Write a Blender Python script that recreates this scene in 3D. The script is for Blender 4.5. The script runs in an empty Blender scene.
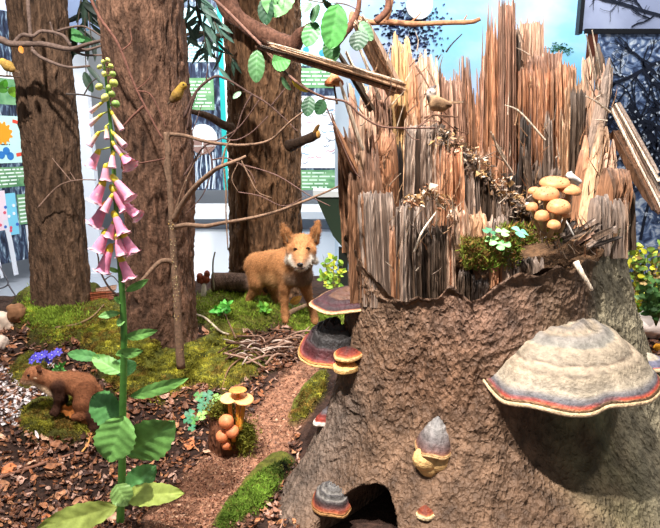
import bpy, bmesh, math, random
import numpy as np
from mathutils import Vector

# ------------------------------------------------------------------ camera, world, lights, exposure
SC = bpy.context.scene
COL = SC.collection
CAMZ, PITCH, F = 1.15, math.radians(12.0), 570.0
cp, sp = math.cos(PITCH), math.sin(PITCH)
cam = bpy.data.cameras.new('camera'); camo = bpy.data.objects.new('camera', cam); COL.objects.link(camo)
cam.sensor_fit = 'HORIZONTAL'; cam.sensor_width = 36.0; cam.lens = F * 36.0 / 660.0
camo.location = (0, 0, CAMZ); camo.rotation_euler = (math.radians(90) - PITCH, 0, 0)
cam.clip_start = 0.05; cam.clip_end = 60
SC.camera = camo
wd = bpy.data.worlds.new('museum_air'); SC.world = wd; wd.use_nodes = True
wd.node_tree.nodes['Background'].inputs[0].default_value = (0.93, 0.96, 1.0, 1)
wd.node_tree.nodes['Background'].inputs[1].default_value = 0.27

def spot(name, loc, target, energy, angle, size, color=(1, .965, .925), blend=.6):
    l = bpy.data.lights.new(name, 'SPOT'); l.energy = energy; l.spot_size = math.radians(angle)
    l.spot_blend = blend; l.shadow_soft_size = size; l.color = color
    o = bpy.data.objects.new(name, l); COL.objects.link(o); o.location = loc
    o.rotation_euler = (Vector(target) - Vector(loc)).to_track_quat('-Z', 'Y').to_euler()
    return o
def area(name, loc, target, energy, sx, sy, color=(1, 1, 1)):
    l = bpy.data.lights.new(name, 'AREA'); l.energy = energy; l.shape = 'RECTANGLE'; l.size = sx; l.size_y = sy; l.color = color
    o = bpy.data.objects.new(name, l); COL.objects.link(o); o.location = loc
    o.rotation_euler = (Vector(target) - Vector(loc)).to_track_quat('-Z', 'Y').to_euler()
    return o
spot('ceiling_spot_stump', (-0.2, 0.55, 3.3), (0.55, 1.8, 0.95), 680, 52, .04)
spot('ceiling_spot_glade', (-0.9, 0.9, 3.4), (-0.55, 2.6, 0.2), 680, 75, .04)
spot('ceiling_spot_flank', (2.3, 1.2, 3.0), (0.9, 1.9, 0.5), 150, 60, .08)
area('ceiling_panel_gallery', (-0.6, 4.6, 3.6), (-0.6, 6.2, 0.2), 260, 5, .8)
area('added_light_side_board', (1.7, 2.7, 3.4), (2.0, 3.75, 1.5), 45, 1.5, .3)  # added fill light, no real fixture: brightens the snowy-tree board
area('added_light_sky_board', (1.0, 3.3, 3.5), (1.1, 4.7, 1.7), 48, 2, .4)  # added fill light as well, lifts the sky board the gallery lamp misses
SC.view_settings.view_transform = 'Standard'; SC.view_settings.look = 'None'
SC.view_settings.gamma = 1.0; SC.view_settings.use_curve_mapping = False
SC.view_settings.exposure = 0.0

# ------------------------------------------------------------------ helpers
RNG = np.random.default_rng(7); random.seed(7)
def lin(v):
    v = v / 255.0
    return v / 12.92 if v <= .04045 else ((v + .055) / 1.055) ** 2.4
def c(r, g, b): return np.array([lin(r), lin(g), lin(b)])
def ray(px, py):
    u = (np.asarray(px, float) - 330) / F; v = (264 - np.asarray(py, float)) / F
    return u, cp + v * sp, -sp + v * cp
def P(px, py, Y):
    x, y, z = ray(px, py); t = Y / y
    return np.array([x * t, Y + 0 * t, CAMZ + z * t])
def S(px, py, Y):
    x, y, z = ray(px, py); return (Y / y) / F          # metres per pixel there
def proj(x, y, z):
    z = z - CAMZ; d = y * cp - z * sp; u = y * sp + z * cp
    return 330 + F * x / d, 264 - F * u / d
def nrm(v): v = np.asarray(v, float); return v / (np.linalg.norm(v) + 1e-12)
def sstep(a, b, x):
    t = np.clip((x - a) / (b - a), 0, 1); return t * t * (3 - 2 * t)
def h3(ix, iy, iz, seed):
    n = (ix.astype(np.int64) * 374761393 + iy.astype(np.int64) * 668265263 + iz.astype(np.int64) * 1274126177 + seed * 974711) & 0xffffffff
    n = ((n ^ (n >> 13)) * 1103515245 + 12345) & 0xffffffff
    n = ((n ^ (n >> 15)) * 2246822519) & 0xffffffff
    return ((n ^ (n >> 16)) & 0xffffff) / float(0x7fffff) - 1
def vn(p, seed=0):
    p = np.asarray(p, float); i = np.floor(p); f = p - i; f = f * f * (3 - 2 * f)
    x, y, z = i[..., 0], i[..., 1], i[..., 2]; r = 0
    for a in (0, 1):
        for b in (0, 1):
            for d in (0, 1):
                w = (f[..., 0] if a else 1 - f[..., 0]) * (f[..., 1] if b else 1 - f[..., 1]) * (f[..., 2] if d else 1 - f[..., 2])
                r = r + w * h3(x + a, y + b, z + d, seed)
    return r
def fbm(p, o=4, seed=0):
    r = 0; a = .5; p = np.asarray(p, float)
    for k in range(o): r = r + a * vn(p, seed + k); p = p * 2.03 + 3.1; a *= .5
    return r

class MB:
    """collects shapes; build() links them as ONE mesh object"""
    def __init__(s): s.v = []; s.f = []; s.c = []; s.n = 0
    def add(s, V, Fc, C):
        V = np.asarray(V, float).reshape(-1, 3); C = np.asarray(C, float)
        if C.ndim == 1: C = np.tile(C, (len(V), 1))
        s.v.append(V); s.c.append(C); n = s.n
        if isinstance(Fc, np.ndarray): s.f.extend((Fc + n).tolist())
        else: s.f.extend([tuple(i + n for i in q) for q in Fc])
        s.n += len(V); return s
    def build(s, name, m, parent=None, origin=None, smooth=True):
        V = np.concatenate(s.v); C = np.concatenate(s.c)
        if parent is not None: org = ORG[parent.name]
        elif origin is not None: org = np.asarray(origin, float)
        else:
            lo, hi = V.min(0), V.max(0); org = np.array([(lo[0] + hi[0]) / 2, (lo[1] + hi[1]) / 2, lo[2]])
        me = bpy.data.meshes.new(name); me.from_pydata((V - org).tolist(), [], s.f); me.update()
        a = me.color_attributes.new('Col', 'FLOAT_COLOR', 'POINT')
        a.data.foreach_set('color', np.hstack([np.clip(C, 0, 1), np.ones((len(C), 1))]).astype(np.float32).ravel())
        if smooth: me.polygons.foreach_set('use_smooth', [True] * len(me.polygons))
        me.materials.append(m)
        o = bpy.data.objects.new(name, me); COL.objects.link(o); ORG[o.name] = org
        if parent is not None: o.parent = parent
        else: o.location = org
        return o
ORG = {}
def empty(name, loc):
    o = bpy.data.objects.new(name, None); COL.objects.link(o); o.location = loc; o.empty_display_size = .05
    ORG[o.name] = np.asarray(loc, float); return o
def tag(o, label=None, cat=None, group=None, kind=None):
    if label: o['label'] = label
    if cat: o['category'] = cat
    if group: o['group'] = group
    if kind: o['kind'] = kind
    return o
def thing(name, label, cat, loc, group=None): return tag(empty(name, loc), label, cat, group)

def grid_faces(nu, nv, wrapv=False):
    i = np.arange(nu - 1)[:, None]; j = np.arange(nv if wrapv else nv - 1)[None, :]; j2 = (j + 1) % nv
    return np.stack([i * nv + j, i * nv + j2, (i + 1) * nv + j2, (i + 1) * nv + j], -1).reshape(-1, 4)
def frames(pts):
    pts = np.asarray(pts, float); T = np.gradient(pts, axis=0); T /= np.linalg.norm(T, axis=1, keepdims=True) + 1e-12
    a = np.array([0, 0, 1.0]) if abs(T[0][2]) < .9 else np.array([1.0, 0, 0])
    u = nrm(np.cross(T[0], a)); U = []
    for t in T: u = nrm(u - t * np.dot(u, t)); U.append(u)
    U = np.array(U); return T, U, np.cross(T, U)
def spline(pts, n):
    pts = np.asarray(pts, float); m = len(pts)
    if m == 2: return pts[0] + (pts[1] - pts[0]) * np.linspace(0, 1, n)[:, None]
    e = np.vstack([2 * pts[0] - pts[1], pts, 2 * pts[-1] - pts[-2]]); out = []
    for q in np.linspace(0, m - 1 - 1e-9, n):
        k = int(q); t = q - k; a, b, d, g = e[k], e[k + 1], e[k + 2], e[k + 3]
        out.append(.5 * (2 * b + (d - a) * t + (2 * a - 5 * b + 4 * d - g) * t * t + (3 * b - a - 3 * d + g) * t ** 3))
    return np.array(out)
def tube(mb, pts, rad, col, n=10, seg=None, wob=0., seed=0, cvar=.2):
    k = len(pts); seg = seg or max(6, 6 * k)
    pr = spline(np.hstack([np.asarray(pts, float), np.asarray(rad, float)[:, None]]), seg); p, r = pr[:, :3], np.maximum(pr[:, 3], 1e-4)
    T, U, B = frames(p); a = np.linspace(0, 2 * math.pi, n, endpoint=False)
    ring = U[:, None] * np.cos(a)[None, :, None] + B[:, None] * np.sin(a)[None, :, None]
    V = p[:, None] + ring * r[:, None, None]
    if wob: V = p[:, None] + ring * r[:, None, None] * (1 + wob * fbm(V / (r.mean() * 1.6) + seed * 3.3, 3, seed))[..., None]
    Cc = np.asarray(col)[None, None] * (1 + cvar * fbm(V * 60 + seed, 2, seed + 5))[..., None] if np.ndim(col) == 1 else np.repeat(col, n, 0).reshape(seg, n, 3)
    V2 = np.vstack([V.reshape(-1, 3), p[:1], p[-1:]]); C2 = np.vstack([Cc.reshape(-1, 3), Cc.reshape(-1, 3)[:1], Cc.reshape(-1, 3)[-1:]])
    Fl = grid_faces(seg, n, True).tolist(); m = seg * n
    for j in range(n): Fl.append((m, (j + 1) % n, j)); Fl.append((m + 1, m - n + j, m - n + (j + 1) % n))
    mb.add(V2, Fl, C2); return mb
def px_tube(mb, pts, wpx, col, **k):
    """pts (px,py,Y), wpx = widths in pixels of the photo"""
    w = [np.array(P(*q)) for q in pts]
    if np.isscalar(wpx): wpx = [wpx] * len(pts)
    return tube(mb, w, [.5 * a * S(*q) for a, q in zip(wpx, pts)], col, **k)
def box(mb, lo, hi, col):
    (x0, y0, z0), (x1, y1, z1) = lo, hi
    V = [(x0, y0, z0), (x1, y0, z0), (x1, y1, z0), (x0, y1, z0), (x0, y0, z1), (x1, y0, z1), (x1, y1, z1), (x0, y1, z1)]
    mb.add(V, [(0, 3, 2, 1), (4, 5, 6, 7), (0, 1, 5, 4), (1, 2, 6, 5), (2, 3, 7, 6), (3, 0, 4, 7)], col); return mb
def lathe(mb, base, axis, prof, cols, n=16, wob=0, seed=0, lobe=0):
    """prof: (height, radius) along axis from base; cols per profile point"""
    ax = nrm(axis); a = np.array([0, 0, 1.0]) if abs(ax[2]) < .9 else np.array([1.0, 0, 0]); u = nrm(np.cross(ax, a)); w = np.cross(ax, u)
    th = np.linspace(0, 2 * math.pi, n, endpoint=False); d = u * np.cos(th)[:, None] + w * np.sin(th)[:, None]
    prof = np.asarray(prof, float); V = np.asarray(base)[None, None] + ax * prof[:, 0][:, None, None] + d[None] * prof[:, 1][:, None, None]
    if lobe: k = np.linspace(0, 1, len(prof)) ** 5 if lobe > 0 else np.linspace(1, 0, len(prof)) ** 5; V = V + d[None] * (k[:, None] * prof[:, 1][:, None] * abs(lobe) * np.sin(5 * th + seed)[None])[..., None] + ax * (k[:, None] * prof[:, 1][:, None] * abs(lobe) * np.cos(5 * th + seed * 2)[None])[..., None]
    if wob: V = V + d[None] * (wob * prof[:, 1].max() * fbm(V / prof[:, 1].max() + seed, 3, seed))[..., None]
    C = np.repeat(np.asarray(cols, float), n, 0)
    mb.add(V.reshape(-1, 3), grid_faces(len(prof), n, True), C); return mb
def ball(mb, ctr, r, col, n=12, sc=(1, 1, 1)):
    t = np.linspace(.001, math.pi - .001, n // 2 + 2); a = np.linspace(0, 2 * math.pi, n, endpoint=False)
    V = np.stack([np.sin(t)[:, None] * np.cos(a), np.sin(t)[:, None] * np.sin(a), np.repeat(-np.cos(t)[:, None], n, 1)], -1) * np.array(sc) * r + np.asarray(ctr)
    mb.add(V.reshape(-1, 3), grid_faces(len(t), n, True), col); return mb
def leaf(mb, base, tip, width, col, roll=0., bend=.15, fold=.15, wave=.0, nt=14, ns=8, shape=(.7, .9), vein=None, serr=0., seed=0, face=None):
    base = np.asarray(base, float); tip = np.asarray(tip, float); L = np.linalg.norm(tip - base); d = nrm(tip - base)
    f = nrm(np.array([0, 0, CAMZ]) - base) if face is None else nrm(face)
    f = nrm(f - d * np.dot(f, d)); s = np.cross(d, f); f, s = f * math.cos(roll) + s * math.sin(roll), s * math.cos(roll) - f * math.sin(roll)
    a, b = shape; t = np.linspace(0, 1, nt); tm = a / (a + b); w = (np.maximum(t, 1e-4) ** a * np.maximum(1 - t, 1e-4) ** b) / (tm ** a * (1 - tm) ** b)
    w = np.maximum(w, .03); q = np.linspace(-1, 1, ns + 1)
    ws = w * (1 + serr * np.sin(t * nt * math.pi * .5 + seed)) * width * .5
    T, Q = np.meshgrid(t, q, indexing='ij'); W = ws[:, None] * Q
    Z = -bend * L * (T ** 2 - T * .35) + fold * np.abs(W) + wave * width * np.sin(T * 9 + Q * 2 + seed) * np.abs(Q)
    Z = Z + .010 * width * np.cos(T * 34 - np.abs(Q) * 7)
    V = base + d * (T * L)[..., None] + s * W[..., None] + f * Z[..., None]
    vc_ = np.asarray(col) * 1.25 + .012 if vein is None else np.asarray(vein)
    vm = np.maximum(np.exp(-(Q / .1) ** 2), .55 * np.exp(-((np.cos(T * 17 - np.abs(Q) * 3.5) - 1) / .12) ** 2))[..., None]
    C = (np.asarray(col) * (1 - vm) + vc_ * vm) * (1 + .25 * vn(V * 40 + seed, seed))[..., None]
    mb.add(V.reshape(-1, 3), grid_faces(nt, ns + 1), C.reshape(-1, 3)); return mb
def px_leaf(mb, b, t, wpx, col, **k): return leaf(mb, P(*b), P(*t), wpx * S(*b), col, **k)

# ------------------------------------------------------------------ materials: pigment (vertex colour) x procedural grain + procedural relief
def vc(name, scale=(20, 20, 20), var=.3, bump=.3, bscale=(60, 60, 60), bdist=.01, rough=.85, spec=.25, tex='noise', trans=0., sss=0., distort=0.):
    m = bpy.data.materials.new(name); m.use_nodes = True; nt = m.node_tree; N = nt.nodes; L = nt.links; b = N['Principled BSDF']
    at = N.new('ShaderNodeAttribute'); at.attribute_name = 'Col'
    tc = N.new('ShaderNodeTexCoord')
    mp = N.new('ShaderNodeMapping'); mp.inputs['Scale'].default_value = scale; L.new(tc.outputs['Object'], mp.inputs[0])
    no = N.new('ShaderNodeTexNoise'); no.inputs['Scale'].default_value = 1; no.inputs['Detail'].default_value = 6; no.inputs['Distortion'].default_value = distort
    L.new(mp.outputs[0], no.inputs['Vector'])
    mr = N.new('ShaderNodeMapRange'); mr.inputs[1].default_value = .3; mr.inputs[2].default_value = .7; mr.inputs[3].default_value = 1 - var; mr.inputs[4].default_value = 1 + var
    L.new(no.outputs[0], mr.inputs[0])
    sc = N.new('ShaderNodeVectorMath'); sc.operation = 'SCALE'; L.new(at.outputs['Color'], sc.inputs[0]); L.new(mr.outputs[0], sc.inputs['Scale'])
    L.new(sc.outputs[0], b.inputs['Base Color'])
    b.inputs['Roughness'].default_value = rough; b.inputs['Specular IOR Level'].default_value = spec
    if bump:
        mp2 = N.new('ShaderNodeMapping'); mp2.inputs['Scale'].default_value = bscale; L.new(tc.outputs['Object'], mp2.inputs[0])
        if tex == 'voronoi':
            wn = N.new('ShaderNodeTexNoise'); wn.inputs['Scale'].default_value = .8; L.new(mp2.outputs[0], wn.inputs['Vector'])
            ad = N.new('ShaderNodeVectorMath'); ad.operation = 'MULTIPLY_ADD'; ad.inputs[1].default_value = (1.6, 1.6, 1.6); L.new(wn.outputs['Color'], ad.inputs[0]); L.new(mp2.outputs[0], ad.inputs[2])
            t2 = N.new('ShaderNodeTexVoronoi'); t2.feature = 'F1'; t2.inputs['Scale'].default_value = 1; L.new(ad.outputs[0], t2.inputs['Vector']); out = t2.outputs['Distance']
        else:
            t2 = N.new('ShaderNodeTexNoise'); t2.inputs['Scale'].default_value = 1; t2.inputs['Detail'].default_value = 8; L.new(mp2.outputs[0], t2.inputs['Vector']); out = t2.outputs[0]
        bp = N.new('ShaderNodeBump'); bp.inputs['Strength'].default_value = bump; bp.inputs['Distance'].default_value = bdist
        L.new(out, bp.inputs['Height']); L.new(bp.outputs[0], b.inputs['Normal'])
    if sss: b.inputs['Subsurface Weight'].default_value = sss; b.inputs['Subsurface Radius'].default_value = (.02, .01, .005); b.inputs['Subsurface Scale'].default_value = .3
    return m
M_BARK = vc('tree_bark', (60, 60, 20), .5, 1.0, (150, 150, 60), .012)
M_BARK2 = vc('cracked_bark', (50, 50, 14), .5, 1.0, (55, 55, 16), .016, tex='voronoi')
M_CLAY = vc('stump_bark', (24, 24, 18), .5, .9, (84, 84, 54), .010, tex='voronoi', rough=.65, spec=.3)
M_WOOD = vc('torn_wood', (170, 170, 8), .5, .7, (210, 210, 9), .006, rough=.7)
M_TWIG = vc('twig_bark', (90, 90, 90), .35, .5, (160, 160, 160), .003)
M_SOIL = vc('forest_soil', (55, 55, 55), .5, 1.0, (150, 150, 150), .012, rough=.95)
M_MOSS = vc('moss', (25, 25, 25), .45, 0, rough=.9, spec=.15)
M_LITTER = vc('dry_leaf', (80, 80, 80), .35, .4, (120, 120, 120), .003, rough=.6, spec=.4)
M_LEAF = vc('green_leaf', (60, 60, 60), .18, .25, (130, 130, 130), .002, rough=.5, spec=.4)
M_PETAL = vc('petal', (60, 60, 60), .12, .1, (90, 90, 90), .002, rough=.55, sss=.15)
M_FUNGUS = vc('bracket_crust', (60, 60, 60), .32, .8, (120, 120, 120), .006, rough=.6, spec=.35)
M_CAP = vc('mushroom_flesh', (110, 110, 110), .2, .25, (180, 180, 180), .002, rough=.5, spec=.35)
M_FUR = vc('fur', (140, 140, 140), .28, .5, (260, 260, 260), .004, rough=.8, spec=.2)
M_EYE = vc('glass_eye', (1, 1, 1), 0, 0, rough=.08, spec=.8)
M_PAINT = vc('panel_paint', (3, 3, 3), .03, 0, rough=.45, spec=.3)
M_FLOOR = vc('gallery_floor', (2, 2, 2), .04, .05, (30, 30, 30), .002, rough=.35, spec=.4)
M_STONE = vc('stone', (30, 30, 30), .25, .6, (60, 60, 60), .006)
# ------------------------------------------------------------------ ground shape
SX, SY = .50, 1.95                                   # stump centre
MOSSES = [(72, 322, 62, 30, 0, .09), (62, 420, 50, 22, 0, .05), (222, 365, 52, 27, 0, .03), (152, 378, 46, 30, 0, .03), (238, 313, 50, 24, 0, .05),
          (318, 322, 36, 16, 0, .03), (309, 400, 10, 34, 32, .03), (254, 497, 15, 50, 45, .04), (120, 345, 40, 34, 0, .09), (30, 372, 20, 20, 0, .03)]
PATH = [(180, 545, 46), (235, 470, 34), (275, 425, 26), (300, 385, 22), (308, 366, 12)]
def gbase(x, y):
    z = .05 + .13 * sstep(1.55, 3.0, y)
    for (mx, my, r, h) in ((-1.62, 3.3, .42, .05), (-.85, 2.72, .45, .07), (-.38, 3.05, .5, .02), (1.3, 2.6, .6, .06)):
        z = z + h * np.exp(-((x - mx) ** 2 + (y - my) ** 2) / (r * r))
    return z
def masks(x, y):
    px, py = proj(x, y, gbase(x, y)); n = vn(np.stack([x * 9, y * 9, 0 * x], -1), 11); m = 0 * x; hh = 0 * x
    for (a, b, rx, ry, ang, h) in MOSSES:
        g = math.radians(ang); dx, dy = px - a, py - b; ex = (dx * math.cos(g) + dy * math.sin(g)) / rx; ey = (-dx * math.sin(g) + dy * math.cos(g)) / ry
        k = 1 - sstep(.72, 1.15, np.hypot(ex, ey) + .22 * n); m = np.maximum(m, k); hh = np.maximum(hh, k * h)
    d = 1e9 + 0 * x
    for (a, b) in zip(PATH[:-1], PATH[1:]):
        ab = np.array([b[0] - a[0], b[1] - a[1]]); t = np.clip(((px - a[0]) * ab[0] + (py - a[1]) * ab[1]) / (ab @ ab), 0, 1)
        d = np.minimum(d, np.hypot(px - a[0] - t * ab[0], py - a[1] - t * ab[1]) / (a[2] + t * (b[2] - a[2])))
    p = (1 - sstep(.75, 1.2, d + .2 * n)) * (1 - m)
    return m, hh, p
def G(x, y):
    x = np.asarray(x, float); y = np.asarray(y, float); m, hh, p = masks(x, y); q = np.stack([x, y, 0 * x], -1)
    return gbase(x, y) + hh + (.02 - .012 * p) * fbm(q * 9, 4, 3) + m * .018 * fbm(q * 28, 3, 9)
def GH(px, py):
    """where the rays through photo pixels meet the ground"""
    rx, ry, rz = ray(px, py); t = np.full(np.shape(rx), .8); done = np.zeros(np.shape(rx), bool)
    for _ in range(100):
        h = CAMZ + rz * t - gbase(rx * t, ry * t) - .03; done |= h < 0
        if done.all(): break
        t = np.where(done, t, t + .04)
    for _ in range(7):
        h = CAMZ + rz * t - G(rx * t, ry * t); t = t + np.clip(h / np.abs(rz - .05), -.05, .05)
    return np.stack([rx * t, ry * t, G(rx * t, ry * t)], -1)
def gh(px, py): return GH(np.array([float(px)]), np.array([float(py)]))[0]

def yedge(x): return 3.5 + .65 * sstep(-1.5, -.7, x)
def build_ground():
    nx, ny = 420, 300; xs = np.linspace(-2.7, 2.6, nx); t = np.linspace(0, 1, ny)
    X = np.repeat(xs[:, None], ny, 1); Y = .55 + t[None] * (yedge(X) - .55)
    Z = G(X, Y); m, hh, p = masks(X, Y)
    q = np.stack([X, Y, Z], -1); n = fbm(q * 14, 4, 21)[..., None]
    soil = c(58, 40, 32) * (1 + .7 * n); path = c(150, 106, 82) * (1 + .25 * n)
    moss = c(92, 92, 34) * (1 + .5 * n)
    C = soil * (1 - p[..., None]) + path * p[..., None]; C = C * (1 - m[..., None]) + moss * m[..., None]
    V = q.copy(); mb = MB(); mb.add(V.reshape(-1, 3), grid_faces(nx, ny), C.reshape(-1, 3))
    # back skirt of the plinth
    e = V[:, -1]; low = e.copy(); low[:, 2] = -.35; mb.add(np.vstack([e, low]), [(i, i + 1, nx + i + 1, nx + i) for i in range(nx - 1)], c(225, 225, 225))
    tag(mb.build('ground', M_SOIL, origin=(0, 2, 0)), kind='structure')
build_ground()

# ------------------------------------------------------------------ gallery behind: floor, wall, display panels
mb = MB(); box(mb, (-9, .3, -.42), (9, 10, -.35), c(206, 214, 226)); tag(mb.build('floor', M_FLOOR), kind='structure')
mb = MB(); box(mb, (-9, 9.0, -.35), (9, 9.15, 3.4), c(225, 228, 232)); tag(mb.build('wall_back', M_PAINT), kind='structure')

def print_mat(name, cols, scale, stops, distort=1.0, rough=.4):
    m = bpy.data.materials.new(name); m.use_nodes = True; nt = m.node_tree; N = nt.nodes; L = nt.links; b = N['Principled BSDF']
    tc = N.new('ShaderNodeTexCoord'); mp = N.new('ShaderNodeMapping'); mp.inputs['Scale'].default_value = scale; L.new(tc.outputs['Object'], mp.inputs[0])
    no = N.new('ShaderNodeTexNoise'); no.inputs['Scale'].default_value = 1; no.inputs['Detail'].default_value = 7; no.inputs['Distortion'].default_value = distort; L.new(mp.outputs[0], no.inputs['Vector'])
    r = N.new('ShaderNodeValToRGB'); e = r.color_ramp.elements
    while len(e) < len(cols): e.new(.5)
    for k, (cc, s_) in enumerate(zip(cols, stops)): e[k].position = s_; e[k].color = (*cc, 1)
    L.new(no.outputs[0], r.inputs[0]); L.new(r.outputs[0], b.inputs['Base Color']); b.inputs['Roughness'].default_value = rough
    return m
M_FOREST = print_mat('forest_photo', [c(20, 24, 40), c(48, 58, 84), c(110, 132, 150), c(230, 240, 245)], (22, 22, 7), (.36, .5, .6, .74))
M_SKYPR = print_mat('sky_photo', [c(110, 195, 232), c(150, 210, 240), c(205, 215, 245), c(228, 228, 250)], (.9, .9, 1.6), (.3, .45, .6, .75), .3)
M_SNOWY = print_mat('snowy_tree_photo', [c(34, 44, 70), c(70, 90, 128), c(122, 146, 186), c(226, 236, 246)], (14, 14, 17), (.30, .43, .53, .68), 1.6)
M_HAZE = print_mat('hazy_sky_photo', [c(150, 160, 190), c(176, 186, 216), c(190, 200, 226)], (2, 2, 2), (.35, .5, .7), .3)
M_GREENPR = print_mat('green_print', [c(84, 136, 92), c(112, 160, 112), c(140, 182, 136)], (6, 6, 9), (.35, .5, .7), .5)
M_AQUA = print_mat('aqua_print', [c(150, 215, 220), c(185, 232, 235), c(215, 245, 245)], (3, 3, 4), (.3, .5, .7), .3)

class Panel:
    """an upright display board; things are laid out on it in its own plane"""
    def __init__(s, root, a, b):                       # a, b: (x, y) of its two ends on plan
        s.root = root; s.a = np.array([a[0], a[1], 0.]); s.u = nrm([b[0] - a[0], b[1] - a[1], 0]); s.n = np.array([s.u[1], -s.u[0], 0]); s.n *= -1 if s.n[1] > 0 else 1
    def hit(s, px, py):
        d = np.array(ray(px, py)); o = np.array([0, 0, CAMZ]); t = ((s.a - o) @ s.n) / (d @ s.n); p = o + d * t
        return (p - s.a) @ s.u, p[2]
    def slab(s, mb, u0, u1, z0, z1, d0, d1, col):
        q = [s.a + s.u * u + s.n * d + np.array([0, 0, z]) for d in (d1, d0) for (u, z) in ((u0, z0), (u1, z0), (u1, z1), (u0, z1))]
        mb.add(q, [(0, 1, 2, 3), (7, 6, 5, 4), (0, 4, 5, 1), (1, 5, 6, 2), (2, 6, 7, 3), (3, 7, 4, 0)], col); return mb
    def rect(s, x0, y0, x1, y1):
        u0, _ = s.hit(x0, (y0 + y1) / 2); u1, _ = s.hit(x1, (y0 + y1) / 2); _, z1 = s.hit((x0 + x1) / 2, y0); _, z0 = s.hit((x0 + x1) / 2, y1)
        return u0, u1, z0, z1
    def part(s, name, r, m, col, d0=0., d1=.004, parent=None):
        mb = MB(); s.slab(mb, *s.rect(*r), d0, d1, col); return mb.build(name, m, parent or s.root, smooth=False)
    def lines(s, r, n, col, d=.006, fill=.6, seed=0, parent=None, name='text_lines'):
        mb = MB(); u0, u1, z0, z1 = s.rect(*r); rg = random.Random(seed); h = (z1 - z0) / n
        for k in range(n):
            u = u0; end = u1 - (u1 - u0) * rg.random() * .35; zc = z1 - (k + .5) * h
            while u < end:
                w = min(end - u, h * rg.uniform(.8, 3.2)); s.slab(mb, u, u + w, zc - h * fill * .33, zc + h * fill * .33, .0045, d, col); u += w + h * .45
        return mb.build(name, M_PAINT, parent or s.root, smooth=False)
    def disc(s, px, py, rpx, col, name, d0=.004, d1=.008, parent=None, half=None, n=40, star=0):
        u, z = s.hit(px, py); r = abs(s.hit(px + rpx, py)[0] - u); mb = MB()
        a = np.linspace(0, 2 * math.pi, n, endpoint=False) if half is None else np.linspace(half[0], half[1], n)
        rr = r * (1 + star * np.sign(np.sin(a * 12)) * .5); f = [s.a + s.u * (u + q * math.cos(t)) + s.n * d1 + np.array([0, 0, z + q * math.sin(t)]) for t, q in zip(a, rr)]
        b = [p - s.n * (d1 - d0) for p in f]; mb.add(f + b, [tuple(range(n))] + [(i, i + n, (i + 1) % n + n, (i + 1) % n) for i in range(n)], col)
        return mb.build(name, M_PAINT, parent or s.root, smooth=False)
    def stroke(s, mb, pts, wpx, col, d=.006):
        q = [s.hit(*p) for p in pts]; w = abs(s.hit(pts[0][0] + wpx, pts[0][1])[0] - q[0][0]) / 2
        q = np.array(q); t = np.gradient(q, axis=0); t /= np.linalg.norm(t, axis=1, keepdims=True) + 1e-9; nn = np.stack([-t[:, 1], t[:, 0]], 1) * w
        V = [s.a + s.u * p[0] + s.n * d + np.array([0, 0, p[1]]) for p in np.vstack([q + nn, q - nn])]; k = len(q)
        mb.add(V, [(i, i + 1, k + i + 1, k + i) for i in range(k - 1)], col); return mb

# --- left panel (turned), between and beyond the left trees
A = P(-70, 290, 5.2); B = P(84, 250, 7.0)
r = thing('information_board', 'tall woodland information panel standing behind the leftmost trunk', 'information board', (A[0], A[1], -.35))
p = Panel(r, A, B)
p.part('board', (-70, -60, 86, 263), M_FOREST, c(255, 255, 255), -.03, 0)
p.part('sky_print', (-65, -55, 84, 12), M_SKYPR, c(255, 255, 255))
p.part('white_band', (-60, 62, 30, 76), M_PAINT, c(232, 240, 240))
p.part('green_print', (-60, 78, 60, 104), M_GREENPR, c(255, 255, 255))
cd = p.part('infographic_card', (-60, 116, 80, 163), M_PAINT, c(196, 236, 226))
p.disc(2, 133, 9, c(244, 158, 40), 'sun_drawing', star=.25, n=48, parent=cd)
mb = MB(); p.stroke(mb, [(12, 121), (16, 122), (22, 124)], 3, c(226, 80, 60)); p.stroke(mb, [(16, 155), (21, 154), (26, 152)], 3, c(226, 80, 60)); p.stroke(mb, [(70, 135), (75, 137), (77, 141), (74, 146)], 3, c(226, 60, 50)); mb.build('arrow_drawing', M_PAINT, cd)
for k, (a, b) in enumerate(((1, 155), (6, 151), (10, 156))): p.disc(a, b, 3.4, c(50, 120, 190), 'blue_dot', parent=cd)
p.lines((-8, 140, 10, 146), 2, c(60, 70, 90), parent=cd, seed=2)
tb = p.part('text_block', (-60, 167, 82, 187), M_GREENPR, c(255, 255, 255)); p.lines((-20, 168, 30, 186), 5, c(235, 245, 235), seed=3, parent=tb); p.lines((66, 170, 80, 186), 4, c(235, 245, 235), seed=8, parent=tb)
cd = p.part('card', (-60, 193, 7, 235), M_PAINT, c(238, 214, 222)); p.part('card', (7, 193, 17, 235), M_PAINT, c(126, 202, 226))
for k in range(10): p.disc(RNG.uniform(0, 17), RNG.uniform(198, 231), 1.4, [c(220, 90, 110), c(240, 240, 250), c(60, 110, 190)][k % 3], 'icon', d0=.004, d1=.007)
tb = p.part('text_block', (18, 194, 31, 224), M_GREENPR, c(255, 255, 255)); p.lines((19, 196, 31, 223), 7, c(235, 245, 235), seed=5, parent=tb)
for (x0, y0, x1, y1, w) in ((5, 220, 16, 275, 5), (27, 225, 31, 268, 4), (-8, 236, 2, 278, 3), (66, 190, 69, 262, 3), (77, 195, 76, 260, 2.4), (72, 64, 71, 112, 2.0)):
    mb = MB(); p.stroke(mb, [(x0, y0), (x0 * .6 + x1 * .4 + .6, y0 * .6 + y1 * .4), (x1, y1)], w, c(220, 222, 228), .005); mb.build('birch_trunk_print', M_PAINT, r)
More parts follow.
